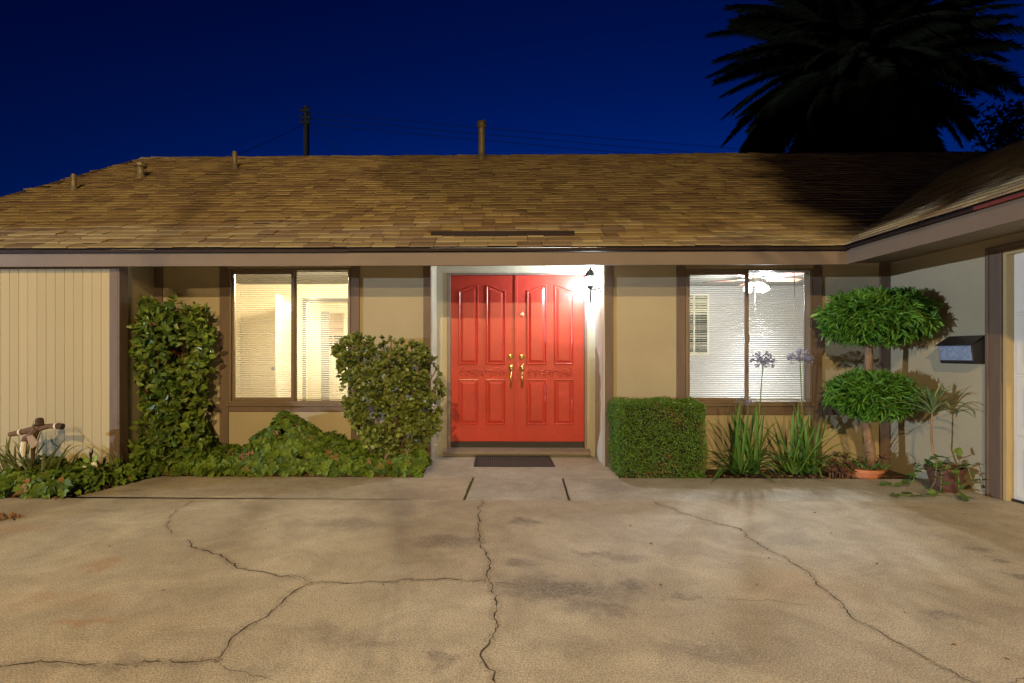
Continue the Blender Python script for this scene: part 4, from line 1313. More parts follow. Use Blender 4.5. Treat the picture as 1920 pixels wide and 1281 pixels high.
# --- clipped box hedge
def hedge():
    r = random.Random(8)
    y0, y1 = Y_BED - .01, -.06
    x0, x1 = P(1163, 800, y0).x, P(1324, 800, y0).x
    z1 = P(1240, 757, y0).z
    t = thing('box_hedge', ((x0 + x1) / 2, (y0 + y1) / 2, -.03), 'small clipped cube-shaped green hedge right of the door', 'hedge')
    c = MB()
    for k in range(10):
        a = Vector((r.uniform(x0 + .2, x1 - .2), r.uniform(y0 + .15, y1 - .1), -.03))
        c.tube([a, a + Vector((r.uniform(-.15, .15), r.uniform(-.1, .1), .35)), a + Vector((r.uniform(-.2, .2), r.uniform(-.1, .1), .68))], [.012, .008, .004], 5)
    c.build('stem', M['bark'], t)
    fo, dd_ = MB(), MB()
    def surf():
        areas = [('f', (x1 - x0) * z1), ('t', (x1 - x0) * (y1 - y0)), ('l', (y1 - y0) * z1), ('r', (y1 - y0) * z1)]
        k = r.random() * sum(a for _, a in areas)
        for s, a in areas:
            if k < a: return s
            k -= a
        return 'f'
    for i in range(26000):
        s = surf()
        x, y, z = r.uniform(x0, x1), r.uniform(y0, y1), r.uniform(0, z1)
        dep = abs(r.gauss(0, .028)) - .012
        if s == 'f': y = y0 + dep; o = Vector((0, -1, 0))
        elif s == 't': z = z1 - dep; o = Vector((0, 0, 1))
        elif s == 'l': x = x0 + dep; o = Vector((-1, 0, 0))
        else: x = x1 - dep; o = Vector((1, 0, 0))
        b = .034 * mnoise.noise(Vector((x * 5, y * 5, z * 5))) + .012 * mnoise.noise(Vector((x * 17, y * 17, z * 17)))
        if mnoise.noise(Vector((x * 9, y * 9, z * 9 + 4))) < -.42 and r.random() < .7: continue
        p = Vector((x, y, z)) + o * b
        # rounded corners
        cx, cy, cz = (x0 + x1) / 2, (y0 + y1) / 2, z1 / 2
        q = Vector(((p.x - cx) / ((x1 - x0) / 2), (p.y - cy) / ((y1 - y0) / 2), (p.z - cz) / (z1 / 2)))
        m = sorted((abs(q.x), abs(q.y), max(0, q.z)))
        if m[1] > .9:
            k = 1 - (m[1] - .9) * .35
            p = Vector((cx + (p.x - cx) * k, cy + (p.y - cy) * k, cz + (p.z - cz) * k))
        if r.random() < .004: p = p + o * r.uniform(.01, .035)
        dead = mnoise.noise(Vector((x * 4, y * 4, z * 4 + 9))) > .25 and r.random() < .22
        (dd_ if dead else fo).leaf(p, (o * .7 + rdir(r)).normalized(), (o + rdir(r) * .8).normalized(), r.uniform(.011, .025), r.uniform(.007, .013), .2, .1)
    fo.build('foliage', M['boxwood'], t, kind='stuff')
    dd_.build('dry_leaves', M['dry'], t, kind='stuff')
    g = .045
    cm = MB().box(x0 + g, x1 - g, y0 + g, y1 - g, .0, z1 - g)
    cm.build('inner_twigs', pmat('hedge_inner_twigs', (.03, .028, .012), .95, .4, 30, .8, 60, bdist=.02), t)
hedge()

# --- strap-leaved lilies with flower heads
def arch(base, a, L, lean, droop, n=9):
    pts = []
    u = Vector((math.cos(a), math.sin(a), 0))
    for i in range(n):
        t = i / (n - 1)
        pts.append(Vector(base) + u * (L * (lean * t + .25 * droop * t * t)) + Vector((0, 0, L * (t * math.sqrt(max(.05, 1 - lean * lean)) - droop * .75 * t * t * t))))
    for p in pts: p.z = max(p.z, .01)
    return pts
def wprof(w, n=9): return [w * (.7 + .3 * min(1, i / 2)) * (1 if i < n * .55 else max(.04, (1 - ((i - n * .55) / (n * .45 - 1 + .001)) ** 1.6))) for i in range(n)]
def agapanthus(px, y, nleaf, seed, lab, stalks):
    r = random.Random(seed)
    x = WX(px, y)
    t = thing('agapanthus', (x, y, -.03), lab, 'agapanthus', 'agapanthus plants under the right window')
    for k in range(nleaf):
        a = r.uniform(0, 2 * math.pi)
        up = r.random() < .5
        L = r.uniform(.62, .93) if up else r.uniform(.45, .72)
        q = MB().strap(arch((x + r.uniform(-.13, .13), y + r.uniform(-.06, .06), -.03), a, L, r.uniform(.08, .5) if up else r.uniform(.5, .85), r.uniform(.0, .45) if up else r.uniform(.4, 1.0)), wprof(r.uniform(.020, .033)), fold=.22)
        # keep the leaves in front of the wall
        q.v = [(vx, min(vy, -.012), vz) for vx, vy, vz in q.v]
        q.build('leaf', M['strap'], t)
    for (bx, tx, ty, R_, n) in stalks:
        yy = y + .02
        top = P(tx, ty, yy)
        b = Vector((WX(bx, yy), yy, -.03))
        sk = MB().tube([b, b.lerp(top, .5) + Vector((.012, 0, 0)), top], [.007, .006, .0045], 6).build('flower_stalk', M['stalk'], t, smooth=True)
        fl = MB(); 
        for k in range(n):
            d = rdir(r, .35)
            if d.z < -.5: d.z *= -.3
            tip = top + d * R_ * r.uniform(.75, 1.05)
            fl.tube([top, top.lerp(tip, .55), tip], [.0014, .0012, .002], 4)
            for m in range(4):
                fl.leaf(tip - d * R_ * .18, (d + rdir(r) * .55).normalized(), rdir(r), R_ * r.uniform(.2, .34), R_ * .075, .2, .1)
        fl.build('flower_head', M['petal'], sk)
agapanthus(1398, -.36, 70, 31, 'large agapanthus clump beside the hedge with one tall violet flower head', [(1410, 1431, 680, .125, 76), (1398, 1402, 757, .075, 22), (1385, 1388, 752, .06, 16)])
agapanthus(1503, -.36, 52, 32, 'upright agapanthus clump beside the topiary with a tall violet flower head', [(1505, 1500, 676, .12, 66)])

# --- two-tier topiary
def topiary():
    r = random.Random(12)
    yc = -.50
    c1 = P(1640, 596, yc); c2 = P(1637, 742, yc)
    base = Vector((WX(1630, yc + .15), yc + .15, -.04))
    t = thing('topiary_tree', base, 'two-tiered topiary tree with pom-pom foliage beside the wing wall', 'topiary tree')
    tr = MB()
    tr.tube([base, base + Vector((.0, -.02, .3)), Vector((c2.x - .05, yc + .1, c2.z - .1)), Vector((c2.x + .0, yc + .06, c2.z + .25)), Vector((c1.x - .03, yc + .04, c1.z - .2)), Vector((c1.x, yc, c1.z + .05))], [.05, .043, .04, .038, .034, .025], 10)
    for a in range(7):
        an = a * .9
        tr.tube([Vector((c1.x - .02, yc + .03, c1.z - .25)), Vector((c1.x + .2 * math.cos(an), yc + .15 * math.sin(an), c1.z - .1)), Vector((c1.x + .4 * math.cos(an), yc + .3 * math.sin(an), c1.z + .02))], [.022, .014, .006], 6)
        tr.tube([Vector((c2.x - .02, yc + .08, c2.z - .22)), Vector((c2.x + .16 * math.cos(an), yc + .13 * math.sin(an), c2.z - .06)), Vector((c2.x + .32 * math.cos(an), yc + .26 * math.sin(an), c2.z + .02))], [.02, .012, .005], 6)
    tr.build('trunk', M['bark'], t, smooth=True)
    for c, rx, ry, rz, nl, pw in ((c1, .43, .40, .225, 5400, 2.4), (c2, .34, .34, .185, 3700, 2.3)):
        fo = MB()
        for i in range(nl):
            a, s = r.uniform(0, 2 * math.pi), r.uniform(-1, 1)
            v = Vector((math.cos(a) * math.sqrt(1 - s * s), math.sin(a) * math.sqrt(1 - s * s), s))
            m = (abs(v.x) ** pw + abs(v.y) ** pw + abs(v.z) ** pw) ** (1 / pw)
            k = (1 / m) * (1 - abs(r.gauss(0, .15))) * (1 + .24 * mnoise.noise(v * 2.8 + Vector((rx * 9, 0, 0))))
            if v.z < -.2 and r.random() < .25: continue
            p = Vector((c.x + v.x * rx * k, yc + v.y * ry * k, c.z + v.z * rz * k))
            p.y = min(p.y, -.03)
            if p.x > X_W - .04: p.x = X_W - .04
            d = (v * .8 + rdir(r) * .75 + Vector((0, 0, -.15 if v.z < .3 else .25))).normalized()
            L = r.uniform(.06, .115)
            fo.leaf(p, d, (v + rdir(r) * .6 + Vector((0, 0, .5))).normalized(), L, r.uniform(.013, .019), .2, .25, .45)
        fo.v = [(min(vx, X_W - .012), min(vy, -.012), vz) for vx, vy, vz in fo.v]
        fo.build('crown', M['podo'], t, kind='stuff')
topiary()

# --- succulents and pots at the right
def rosettes(name, lab, cat, spots, m, L, seed, n=16, h=.0):
    r = random.Random(seed)
    x0 = sum(s[0] for s in spots) / len(spots); y0 = sum(s[1] for s in spots) / len(spots)
    t = thing(name, (x0, y0, -.03), lab, cat)
    for (x, y, z) in spots:
        q = MB()
        q.tube([(x, y, -.03), (x, y, max(.0, z))], .006, 5)
        for k in range(n):
            a = k * 2.4
            e = .15 + 1.1 * k / n
            d = Vector((math.cos(a) * math.cos(e), math.sin(a) * math.cos(e), math.sin(e)))
            q.leaf(Vector((x, y, z)), d, Vector((-d.x * .3, -d.y * .3, 1)), L * r.uniform(.8, 1.15), L * .3, .3, -.05, .5)
        q.build('rosette', m, t)
    return t
r_ = random.Random(41)
rosettes('bronze_succulent', 'bronze succulents left of the terracotta bowl', 'succulent', [(WX(px, yy), yy, z) for px, yy, z in [(1562, -.42, .12), (1575, -.46, .07), (1590, -.45, .10), (1600, -.48, .05), (1568, -.33, .17), (1585, -.35, .16), (1556, -.47, .04), (1610, -.40, .12), (1580, -.5, .03)]], M['redsucc'], .075, 42)
rosettes('bronze_succulent', 'bronze succulent between the terracotta bowl and the corner post', 'succulent', [(WX(px, yy), yy, z) for px, yy, z in [(1648, -.40, .11), (1655, -.36, .15), (1642, -.47, .05)]], M['redsucc'], .07, 43)
pc = G(1614, 896); pc.y = Y_BED + .16; pc.x = WX(1617, pc.y)
pr = .20
bowl = thing('terracotta_bowl', (pc.x, pc.y, -.03), 'low orange terracotta bowl planted with green succulents', 'plant pot')
MB().lathe([(.12, -.03), (.155, .0), (.17, .045), (.172, .05), (.185, .052), (.187, .082), (.175, .083), (.165, .07), (.01, .066)], (pc.x, pc.y, 0), 28).build('bowl', M['terra'], bowl, smooth=False)
q = MB()
for k in range(70):
    a = r_.uniform(0, 6.28); rr = .15 * math.sqrt(r_.random())
    p = Vector((pc.x + rr * math.cos(a), pc.y + rr * math.sin(a), .06))
    d = Vector((math.cos(a) * rr * 5 + r_.gauss(0, .35), math.sin(a) * rr * 5 + r_.gauss(0, .35), 1))
    q.leaf(p, d, Vector((-d.x, -d.y, .6)), r_.uniform(.07, .15), r_.uniform(.01, .018), .3, .05, .4)
q.build('succulents', M['greensucc'], bowl, kind='stuff')

# --- variegated dracaena in a brown pot with trailing pothos
yd = y_on_wing(1775, X_W - .22)
dxp = X_W - .22
zp = lambda px, py: z_on_wing(px, py, dxp)
xs_stem = X_W - .30
ys = y_on_wing(1748, xs_stem)
potx, poty = X_W - .22, y_on_wing(1772, X_W - .22)
pot = thing('brown_pot', (potx, poty, 0), 'dark brown round flower pot at the foot of the wing wall', 'plant pot')
MB().lathe([(.10, .0005), (.135, .17), (.15, .172), (.155, .215), (.14, .216), (.13, .19), (.01, .185)], (potx, poty, 0), 24).build('pot_body', M['pot'], pot)
MB().lathe([(.128, .18), (.126, .192), (.01, .196)], (potx, poty, 0), 20).build('potting_soil', M['soil'], pot)
dr = thing('dracaena', (potx - .04, poty + .02, .19), 'slender dracaena with cream-striped arching leaves in the brown pot', 'potted plant')
sz = z_on_wing(1748, 768, X_W - .28)
cx_, cy_ = X_W - .28, y_on_wing(1748, X_W - .28)
MB().tube([(potx - .04, poty + .02, .185), (cx_ + .02, cy_ + .02, .35), (cx_ - .01, cy_, .5), (cx_, cy_, sz)], [.011, .010, .009, .008], 8).build('stem', M['bark'], dr)
r2 = random.Random(77)
for k in range(30):
    a = k * 2.4 + r2.uniform(-.3, .3)
    up = k / 30
    pts = arch((cx_, cy_, sz - .05 + .06 * up), a, r2.uniform(.30, .44), .92 - .6 * up, r2.uniform(.55, 1.0) * (1 - .55 * up), 8)
    q = MB().strap(pts, wprof(.026, 8), fold=.25)
    q.v = [(min(vx, X_W - .01), vy, vz) for vx, vy, vz in q.v]
    q.build('leaf', M['dracaena'], dr)
po = thing('pothos', (potx, poty, .19), 'trailing pothos spilling from the brown pot over the concrete', 'potted plant')
trails = [[(0, -.05, .2), (-.16, -.16, .2), (-.22, -.22, .06), (-.3, -.26, .012), (-.5, -.25, .012), (-.62, -.22, .012)],
          [(-.05, 0, .2), (-.2, .02, .2), (-.26, .05, .06), (-.34, .1, .012), (-.52, .14, .012)],
          [(.0, -.08, .2), (-.05, -.2, .19), (-.08, -.24, .05), (-.1, -.34, .012), (-.2, -.4, .012)],
          [(-.02, .0, .2), (-.14, -.08, .26), (-.19, -.12, .1), (-.22, -.1, .02)],
          [(.03, -.05, .2), (.06, -.16, .26), (.08, -.19, .12)], [(-.05, .05, .2), (-.12, .13, .24), (-.17, .17, .08), (-.2, .2, .012)],
          [(0, 0, .2), (-.02, -.04, .3), (.02, -.1, .34)], [(0, 0, .2), (-.08, .0, .3), (-.16, -.02, .28)]]
vin = MB()
lm = MB()
def heart(mb, p, d, nrm, L): 
    d = d.normalized(); sd = d.cross(nrm).normalized(); nn_ = sd.cross(d)
    pr_ = [(0, 0), (-.1, .25), (.12, .46), (.45, .42), (.75, .22), (1, 0)]
    vs_ = [p + d * (L * a) + sd * (L * b) + nn_ * (L * b * .3) for a, b in pr_] + [p + d * (L * a) - sd * (L * b) + nn_ * (L * b * .3) for a, b in pr_[1:-1][::-1]]
    mb.add(vs_, [(0, 1, 2, 3, 4, 5), (0, 5, 6, 7, 8, 9)])
hm = MB(); heart(hm, Vector((0, 0, 0)), Vector((1, 0, 0)), Vector((0, 0, 1)), 1.0)
hme = hm.mesh('leaf'); hme.materials.append(M['pothos'])
for tr_ in trails:
    pts = [Vector((potx + a, poty + b, c)) for a, b, c in tr_]
    vin.tube(pts, .004, 5)
    for a, b in zip(pts, pts[1:]):
        n = max(1, int((b - a).length / .045))
        for i in range(n):
            p = a.lerp(b, (i + r2.random()) / n) + Vector((0, 0, .008))
            d = Vector((r2.gauss(-.3, .8), r2.gauss(-.4, .8), r2.uniform(-.1, .5))).normalized()
            nrm = Vector((r2.gauss(0, .35) - .2, r2.gauss(-.4, .35), 1)).normalized()
            sd = d.cross(nrm).normalized(); nn_ = sd.cross(d)
            L = r2.uniform(.045, .085)
            place('leaf', hme, po, Matrix(((d.x, -sd.x, nn_.x, p.x), (d.y, -sd.y, nn_.y, p.y), (d.z, -sd.z, nn_.z, p.z), (0, 0, 0, 1))) @ Matrix.Scale(L, 4))
vin.build('vine', M['stalk'], po)

# --- daylily clump and ornaments at the far left
lx0, ly0 = G(70, 905).x, -.97
ll = thing('daylily', (lx0, ly0, -.03), 'clump of arching pale daylily leaves at the far left of the bed', 'daylily')
r3 = random.Random(15)
for k in range(64):
    a = r3.uniform(0, 6.28)
    q = MB().strap(arch((lx0 + r3.uniform(-.22, .22), ly0 + r3.uniform(-.08, .08), -.03), a, r3.uniform(.42, .74), r3.uniform(.15, .7), r3.uniform(.1, .7), 8), wprof(r3.uniform(.014, .024), 8), fold=.25)
    q.v = [(vx, min(vy, Yb - .025), vz) for vx, vy, vz in q.v]
    q.build('leaf', M['lily'], ll)
gx0 = WX(222, -.62)
tl = thing('grass_tuft', (gx0, Yb - .10, -.03), 'sparse tuft of thin grass blades at the foot of the corner post', 'grass tuft')
for k in range(12):
    q = MB().strap(arch((gx0 + r3.uniform(-.06, .06), Yb - .10, -.03), r3.uniform(0, 6.28), r3.uniform(.3, .5), r3.uniform(.1, .5), r3.uniform(.05, .4), 7), wprof(.010, 7), fold=.25)
    q.v = [(vx, min(vy, Yb - .025), vz) for vx, vy, vz in q.v]
    q.build('blade', M['lily'], tl)
# wooden scarecrow figure with a plaque
yo = -.93
def OP(px, py, dy=0.0): return P(px, py, yo + dy)
fg = thing('scarecrow_ornament', (OP(62, 860).x, yo, 0), 'small wooden garden scarecrow with hat, outstretched arms and tan plaque', 'garden ornament')
MB().tube([(OP(60, 860).x, yo, -.03), OP(62, 830), OP(72, 806)], .016, 8).build('stake', M['figdark'], fg)
q = MB().tube([OP(18, 815), OP(38, 811), OP(60, 806), OP(92, 799), OP(117, 799)], [.022, .026, .03, .024, .026], 9)
q.build('arms', M['stonefig'], fg)
MB().tube([OP(104, 799.5, -.004), OP(107, 799.2, -.004)], .03, 10).build('cuff', M['cream'], fg)
MB().tube([OP(37, 811, -.004), OP(40, 810.5, -.004)], .031, 10).build('cuff', M['cream'], fg)
MB().tube([OP(108, 799), OP(118, 800)], .03, 9).build('hand', M['figdark'], fg)
q = MB()
hc = OP(74, 797)
q.lathe([(.045, 0), (.055, .008), (.036, .014), (.034, .055), (.026, .07), (.005, .075)], hc - Vector((0, 0, .005)), 14)
q.build('hat', M['figdark'], fg)
MB().lathe([(.012, -.05), (.03, -.035), (.034, -.015), (.03, .002)], hc, 12).build('head', M['stonefig'], fg)
MB().tube([OP(70, 803), OP(60, 815), OP(48, 822), OP(44, 834), OP(46, 852)], [.035, .032, .03, .026, .02], 8).build('body', M['stonefig'], fg)
q = MB()
pq = [OP(51, 818, -.05), OP(62, 815, -.05), OP(73, 828, -.05), OP(71, 836, -.05), OP(62, 841, -.05), OP(55, 831, -.05)]
q.prism([(p.x, p.z) for p in pq], yo - .062, yo - .05, 'y')
bevel(q.build('plaque', M['figsign'], fg), .003)
MB().tube([OP(45, 828, -.03), OP(43, 845, -.03), OP(44, 856, -.03)], [.022, .024, .012], 8).build('leg', M['cream'], fg)
# green ornament with two white blossoms
yo2 = -.80
def Q(px, py, dy=0.0): return P(px, py, yo2 + dy)
bo = thing('butterfly_ornament', (Q(169, 890).x, yo2, 0), 'green butterfly garden stake above two cream blossoms in the ivy', 'garden ornament')
MB().tube([(Q(169, 890).x, yo2, -.03), Q(169, 862)], .005, 6).build('stake', M['stalk'], bo)
q = MB()
q.prism([(Q(a, b).x, Q(a, b).z) for a, b in ((168, 862), (158, 850), (156, 862), (158, 869), (166, 868))], yo2 - .004, yo2 + .002, 'y')
q.build('wing', M['lime'], bo)
q = MB()
q.prism([(Q(a, b).x, Q(a, b).z) for a, b in ((171, 862), (182, 850), (184, 858), (181, 867), (173, 867))], yo2 - .006, yo2, 'y')
q.build('wing', M['lime'], bo)
MB().tube([Q(171, 868, -.01), Q(170, 856, -.012), Q(171, 848, -.012), Q(172, 842, -.012)], [.006, .011, .018, .008], 8).build('body', M['black'], bo)
MB().tube([Q(172, 844, -.012), Q(176, 838, -.012)], .003, 5).build('antenna', M['black'], bo)
for (a, b) in ((162, 877), (177, 873)):
    q = MB()
    c = Q(a, b, -.06)
    q.lathe([(.012, 0), (.022, .006), (.012, .018)], c, 10, axis='y')
    for k in range(8):
        an = k * math.pi / 4
        q.leaf(c, Vector((math.cos(an), -.25, math.sin(an))), Vector((0, -1, 0)), .04, .03, .1, .1, .6)
    q.tube([c, c + Vector((0, .01, -.1))], [.006, .004], 5)
    q.build('blossom', M['cream'], bo)
MB().box(Q(163, 886).x, Q(166, 886).x, yo2 - .07, yo2 - .06, Q(163, 889).z, Q(163, 885).z).build('tag', M['cream'], bo)

# dry clump at the left edge of the drive
q = MB()
c = G(6, 975)
for k in range(60):
    q.leaf(c + Vector((r3.gauss(-.05, .07), r3.gauss(0, .03), .004 + abs(r3.gauss(0, .015)))), rdir(r3, .2), rdir(r3, .6), r3.uniform(.02, .05), .02, .3, .2)
q.build('dry_leaf_heap', M['dry'], label='small heap of dry orange leaves at the left edge of the drive', cat='leaf heap', kind='stuff')

q = MB()
for (px, py) in ((445, 1032), (500, 992), (1225, 1022), (1440, 1048), (1005, 1037), (1640, 1058), (1810, 965), (1530, 962), (165, 1000), (205, 1027), (835, 1026), (960, 950), (1180, 985), (720, 1100), (1700, 1150), (1795, 1212), (1880, 1235), (1340, 1190), (630, 1130), (300, 1110), (1240, 1100), (1560, 1000), (800, 970), (1420, 1100), (1100, 905), (930, 900)):
    c = G(px, py)
    q.leaf(c + Vector((0, 0, .004)), Vector((r3.gauss(0, 1), r3.gauss(0, 1), .1)), Vector((r3.gauss(0, .2), r3.gauss(0, .2), 1)), r3.uniform(.014, .034), r3.uniform(.006, .014), .3, .15)
q.build('leaf_debris', M['dry'], label='tiny dry leaf scraps scattered over the concrete drive', cat='debris', kind='stuff')

# ================================================================== BEHIND THE HOUSE
def frond_mesh(seed, L, n=104):
    r = random.Random(seed)
    q = MB()
    pts = []
    dr = r.uniform(.40, .68)
    for i in range(13):
        t = i / 12
        pts.append(Vector((L * t * (1 - .10 * t), 0, L * (.10 * t - dr * t * t))))
    q.tube(pts, [.05 * (1 - .9 * i / 12) + .004 for i in range(13)], 5)
    for i in range(n):
        t = .12 + .88 * i / n
        k = t * 12; a = min(11, int(k)); p = pts[a].lerp(pts[a + 1], k - a)
        tg = (pts[a + 1] - pts[a]).normalized()
        ll_ = L * .155 * (math.sin(math.pi * (t * .86 + .1)) ** .6)
        for s in (-1, 1):
            d = (tg * .75 + Vector((0, s, 0)) * .8 + Vector((0, 0, r.uniform(-.35, .15)))).normalized()
            w = .046
            e = p + d * ll_ + Vector((0, 0, -ll_ * .2))
            up = Vector((0, 0, w * .5))
            q.add([p + tg * w * .5, p + d * ll_ * .5 + tg * w * .6, e, p + d * ll_ * .5 - tg * w * .6, p - tg * w * .5], [(0, 1, 2), (0, 2, 4), (4, 2, 3)])
    me = q.mesh('frond'); me.materials.append(M['palmleaf'])
    return me
pcn = P(1596, 140, 11.5)
palm = thing('palm_tree', (pcn.x, pcn.y, -.1), 'huge dark date palm rising behind the roof at the right', 'palm tree')
q = MB()
zz = -.1
pts, rd = [], []
while zz < pcn.z - .2:
    pts.append((pcn.x, pcn.y, zz)); rd.append(.42 + (.03 if len(pts) % 2 else 0)); zz += .18
pts.append((pcn.x, pcn.y, pcn.z)); rd.append(.5)
q.tube(pts, rd, 14).build('trunk', M['palm_bark'], palm)
fms = [frond_mesh(s, 4.1) for s in range(7)]
rp = random.Random(99)
NF = 190
for k in range(NF):
    u = (k + .5) / NF
    el = R(84) - R(140) * u ** .9
    az = k * 2.39996 + rp.uniform(-.15, .15)
    s = rp.uniform(.86, 1.08) * (1.0 if el > R(-30) else .85)
    m4 = Matrix.Translation((pcn.x + .2 * math.cos(az), pcn.y + .2 * math.sin(az), pcn.z + .35 * math.sin(el))) @ Matrix.Rotation(az, 4, 'Z') @ Matrix.Rotation(-el, 4, 'Y') @ Matrix.Rotation(rp.uniform(-.6, .6), 4, 'X') @ Matrix.Scale(s, 4)
    place('frond', fms[k % 7], palm, m4)

def tree(name, base, h, rx, rz, lab, seed, nleaf=2600, L=.16, trunk_r=.16, m=None, ncl=16, blobs=None):
    r = random.Random(seed)
    base = Vector(base)
    t = thing(name, base, lab, 'tree')
    cz = base.z + h - rz
    tr = MB().tube([base, base + Vector((.1, 0, h * .3)), base + Vector((-.05, .05, (h - rz) * .9)), base + Vector((0, 0, h - rz * .5))], [trunk_r, trunk_r * .8, trunk_r * .6, trunk_r * .2], 9)
    cl = []
    for k in range(ncl):
        v = rdir(r, .2) * (1 if ncl < 20 else r.random() ** .4)
        c = Vector((base.x + v.x * rx * .7, base.y + v.y * rx * .7, cz + v.z * rz * .7))
        cl.append((c, r.uniform(.32, .5)))
        tr.tube([base + Vector((0, 0, (h - rz * 1.6))), base.lerp(c, .7) + Vector((0, 0, (cz - base.z) * .25)), c], [trunk_r * .4, trunk_r * .25, .02], 6)
    tr.build('trunk', M['bark'], t)
    fo = MB()
    for (x, yo_, z, bx, bz, n) in (blobs or ()):
        for i in range(n):
            v = rdir(r) * (r.random() ** .4)
            fo.leaf(Vector((x + v.x * bx, base.y + yo_ + v.y * bx, z + v.z * bz)), rdir(r, -.2), rdir(r, .5), L * r.uniform(.7, 1.2), L * .5, .2, .2)
        tr_ = MB().tube([base + Vector((0, 0, min(3.4, h * .45))), base.lerp(Vector((x, base.y + yo_, z)), .6) + Vector((0, 0, z * .2)), Vector((x, base.y + yo_, z))], [.06, .04, .015], 6)
        tr_.build('limb', M['bark'], t)
    for i in range(0 if blobs else nleaf):
        c, s = r.choice(cl)
        v = rdir(r) * (r.random() ** .4)
        p = c + Vector((v.x * rx * s, v.y * rx * s, v.z * rz * s * 1.1))
        fo.leaf(p, rdir(r, -.2), rdir(r, .5), L * r.uniform(.7, 1.2), L * .5, .2, .2)
    fo.build('crown', m or M['treeleaf'], t, kind='stuff')
    return t
bt = P(1905, 235, 15)
tree('leafy_tree', (bt.x + .8, 15, -.1), bt.z + 1.4, 2.3, 2.2, 'dark leafy tree behind the wing roof at the right edge', 51, 3000, .2)
ft = P(1300, 286, 16)
tree('leafy_tree', (ft.x, 16, -.1), ft.z - .05, .9, .9, 'dark tree top just showing above the roof ridge left of the palm', 52, 1200, .14)
# unseen tree, added with its crown shaped to shade the right of the roof
tree('roof_shade_tree', (4.6, -8.2, -.07), 5.4, 1.2, .9, 'unseen tree added to shade the right end of the roof', 53, 0, .22, .12, None, 6,
     [(.72, 0, 5.4, .58, .78, 2200), (1.35, 0, 5.25, .75, .95, 2600), (2.1, 0, 4.75, .75, .62, 2000), (2.2, 0, 5.4, .8, .9, 2400), (3.1, 0, 5.2, .9, 1.0, 2600), (4.0, 0, 4.9, 1.0, 1.2, 3000), (5.0, 0, 4.9, 1.1, 1.25, 3200), (6.0, 0, 4.9, 1.1, 1.25, 3200), (6.9, 0, 5.0, 1.0, 1.2, 2600), (1.85, 0, 4.5, .55, .38, 1500), (4.75, 0, 3.95, .95, .6, 2200), (5.8, .1, 3.95, 1.0, .6, 2200), (6.9, 0, 4.0, 1.0, .6, 2000)])
tree('lamp_screen_tree', (-17.0, -4.9, -.07), 5.6, 1.2, .8, 'unseen low tree added on the left to screen the roofs from the post lamp', 54, 0, .24, .12, None, 6,  # added out of view, keeps the low lamp's light off the roofs
     [(-17.0, yo_, 3.78, 1.25, 1.2, 2400) for yo_ in (-7.6, -6.6, -5.6, -4.6, -3.6, -2.6, -1.5, -.4)])

# utility pole and wires
yu = 22.0
up_ = P(574.5, 200, yu)
pole = thing('utility_pole', (up_.x, yu, -.1), 'dark wooden utility pole rising behind the roof ridge', 'utility pole')
MB().tube([(up_.x, yu, -.1), (up_.x, yu, up_.z)], [.19, .14], 12).build('post', M['pole'], pole)
ZW = [P(574, y, yu).z for y in (211, 224, 233)]
for i, z in enumerate(ZW):
    # crossarms seen nearly end-on
    MB().box(up_.x - .24, up_.x + .26, yu - .26, yu - .16, z - .05, z + .05).build('crossarm', M['pole'], pole) if i != 1 else MB().box(up_.x - .16, up_.x + .3, yu - .25, yu - .17, z - .05, z + .05).build('bracket', M['pole'], pole)
    for s in (-.2, .22):
        MB().lathe([(.03, 0), (.06, .04), (.05, .12), (.02, .15)], (up_.x + s, yu - .21, z + .05), 8).build('insulator', M['pole'], pole)
def wire(a, b, sag, lab, rad=.014):
    a, b = Vector(a), Vector(b)
    pts = [a.lerp(b, i / 24) - Vector((0, 0, sag * 4 * (i / 24) * (1 - i / 24))) for i in range(25)]
    MB().tube(pts, rad, 4).build('power_line', M['wire'], None, a, label=lab, cat='power line', group='power lines on the utility pole')
def far(px, py, d):
    v = ray(px, py); return CAM + v * d
wire(far(580, 211, 28), far(1900, 317, 36), .12, 'uppermost power line running right from the utility pole')
wire(far(580, 222, 28), far(1900, 332, 36), .12, 'middle power line running right from the utility pole')
wire(far(582, 233, 28), far(1900, 345, 36), .12, 'lowest power line running right from the utility pole')
wire(far(571, 233, 28), far(380, 318, 22), .05, 'cable slanting down to the left of the utility pole', .012)
wire(far(580, 234, 28), far(644, 300, 18), .03, 'steeper service cable dropping right of the utility pole', .009)
wire(far(582, 236, 28), far(672, 303, 16), .03, 'shallower service cable dropping right of the utility pole', .008)

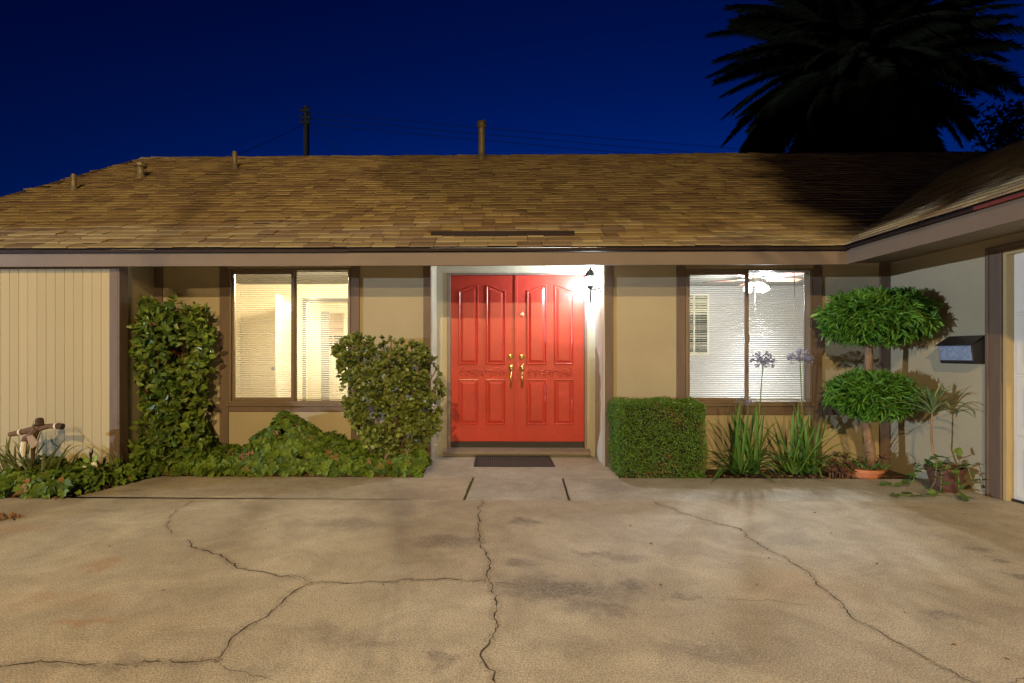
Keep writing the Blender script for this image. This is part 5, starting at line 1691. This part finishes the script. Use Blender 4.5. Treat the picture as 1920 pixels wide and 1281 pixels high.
# ================================================================== STREET LAMPS, CAMERA ON ITS TRIPOD
def street_lamp(pos, watt, lab, side):
    x, y, z = pos
    bx = x + side * 1.3
    t = thing('street_lamp', (bx, y, -.07), lab, 'street lamp', 'sodium street lamps')
    MB().tube([(bx, y, -.07), (bx, y, z - .4)], [.09, .06], 12).build('pole', M['pole_metal'], t)
    MB().tube([(bx, y, z - .45), (bx - side * .25, y, z + .05), (bx - side * .9, y, z + .12)], [.05, .04, .035], 8).build('arm', M['pole_metal'], t)
    MB().lathe([(.05, .2), (.13, .17), (.19, .08), (.2, .06), (.17, .055)], (x, y, z), 14, sx=1.5).build('luminaire', M['pole_metal'], t)
    MB().lathe([(.15, .056), (.13, .03), (.05, .01)], (x, y, z), 14, sx=1.4).build('lens', M['street_glass'], t)
    light('lamp', 'SPOT', (x, y, z - .03), watt, SODIUM, .12, t, (R(177), .02))
street_lamp(LAMP_KEY[0], LAMP_KEY[1], 'sodium street lamp in front of the garage wing', 1)
street_lamp(LAMP_FAR[0], LAMP_FAR[1], 'sodium street lamp across the street, facing the door', 1)
x, y, z = LAMP_LOW[0]
pl = thing('garden_post_lamp', (x, y, -.07), 'low garden lantern on a post beyond the left end of the drive', 'post lamp')
MB().tube([(x, y, -.07), (x, y, z - .16)], [.05, .04], 12).build('post', M['pole_metal'], pl)
MB().lathe([(.05, z - .18), (.10, z - .15), (.10, z - .13), (.03, z - .125)], (x, y, 0), 8).build('cup', M['black'], pl)
MB().lathe([(.085, z - .128), (.11, z + .12)], (x, y, 0), 8).build('glass', emat('lit_post_glass', (.8, .9, 1), 3.0, .8), pl)
MB().lathe([(.13, z + .121), (.12, z + .14), (.03, z + .22), (.01, z + .26)], (x, y, 0), 8).build('cap', M['black'], pl)
light('bulb', 'POINT', (x, y, z), LAMP_LOW[1], (.70, .82, 1.0), .08, pl)
tp = thing('camera_tripod', (0, CAM.y - .12, 0), 'black camera on a tripod standing on the driveway', 'tripod')
hub = Vector((0, CAM.y - .13, 1.02))
for k in range(3):
    a = R(-90) + k * 2 * math.pi / 3
    MB().tube([hub, hub + Vector((.40 * math.cos(a), .40 * math.sin(a), -1.02))], [.018, .011], 8).build('leg', M['gear'], tp)
MB().tube([hub - Vector((0, 0, .1)), hub + Vector((0, 0, .14))], .022, 10).build('centre_column', M['gear'], tp)
bevel(MB().box(-.075, .075, CAM.y - .17, CAM.y - .085, 1.165, 1.30).build('camera_body', M['gear'], tp), .01)
MB().tube([(0, CAM.y - .088, 1.24), (0, CAM.y - .03, 1.24)], .04, 14).build('lens_barrel', M['gear'], tp)
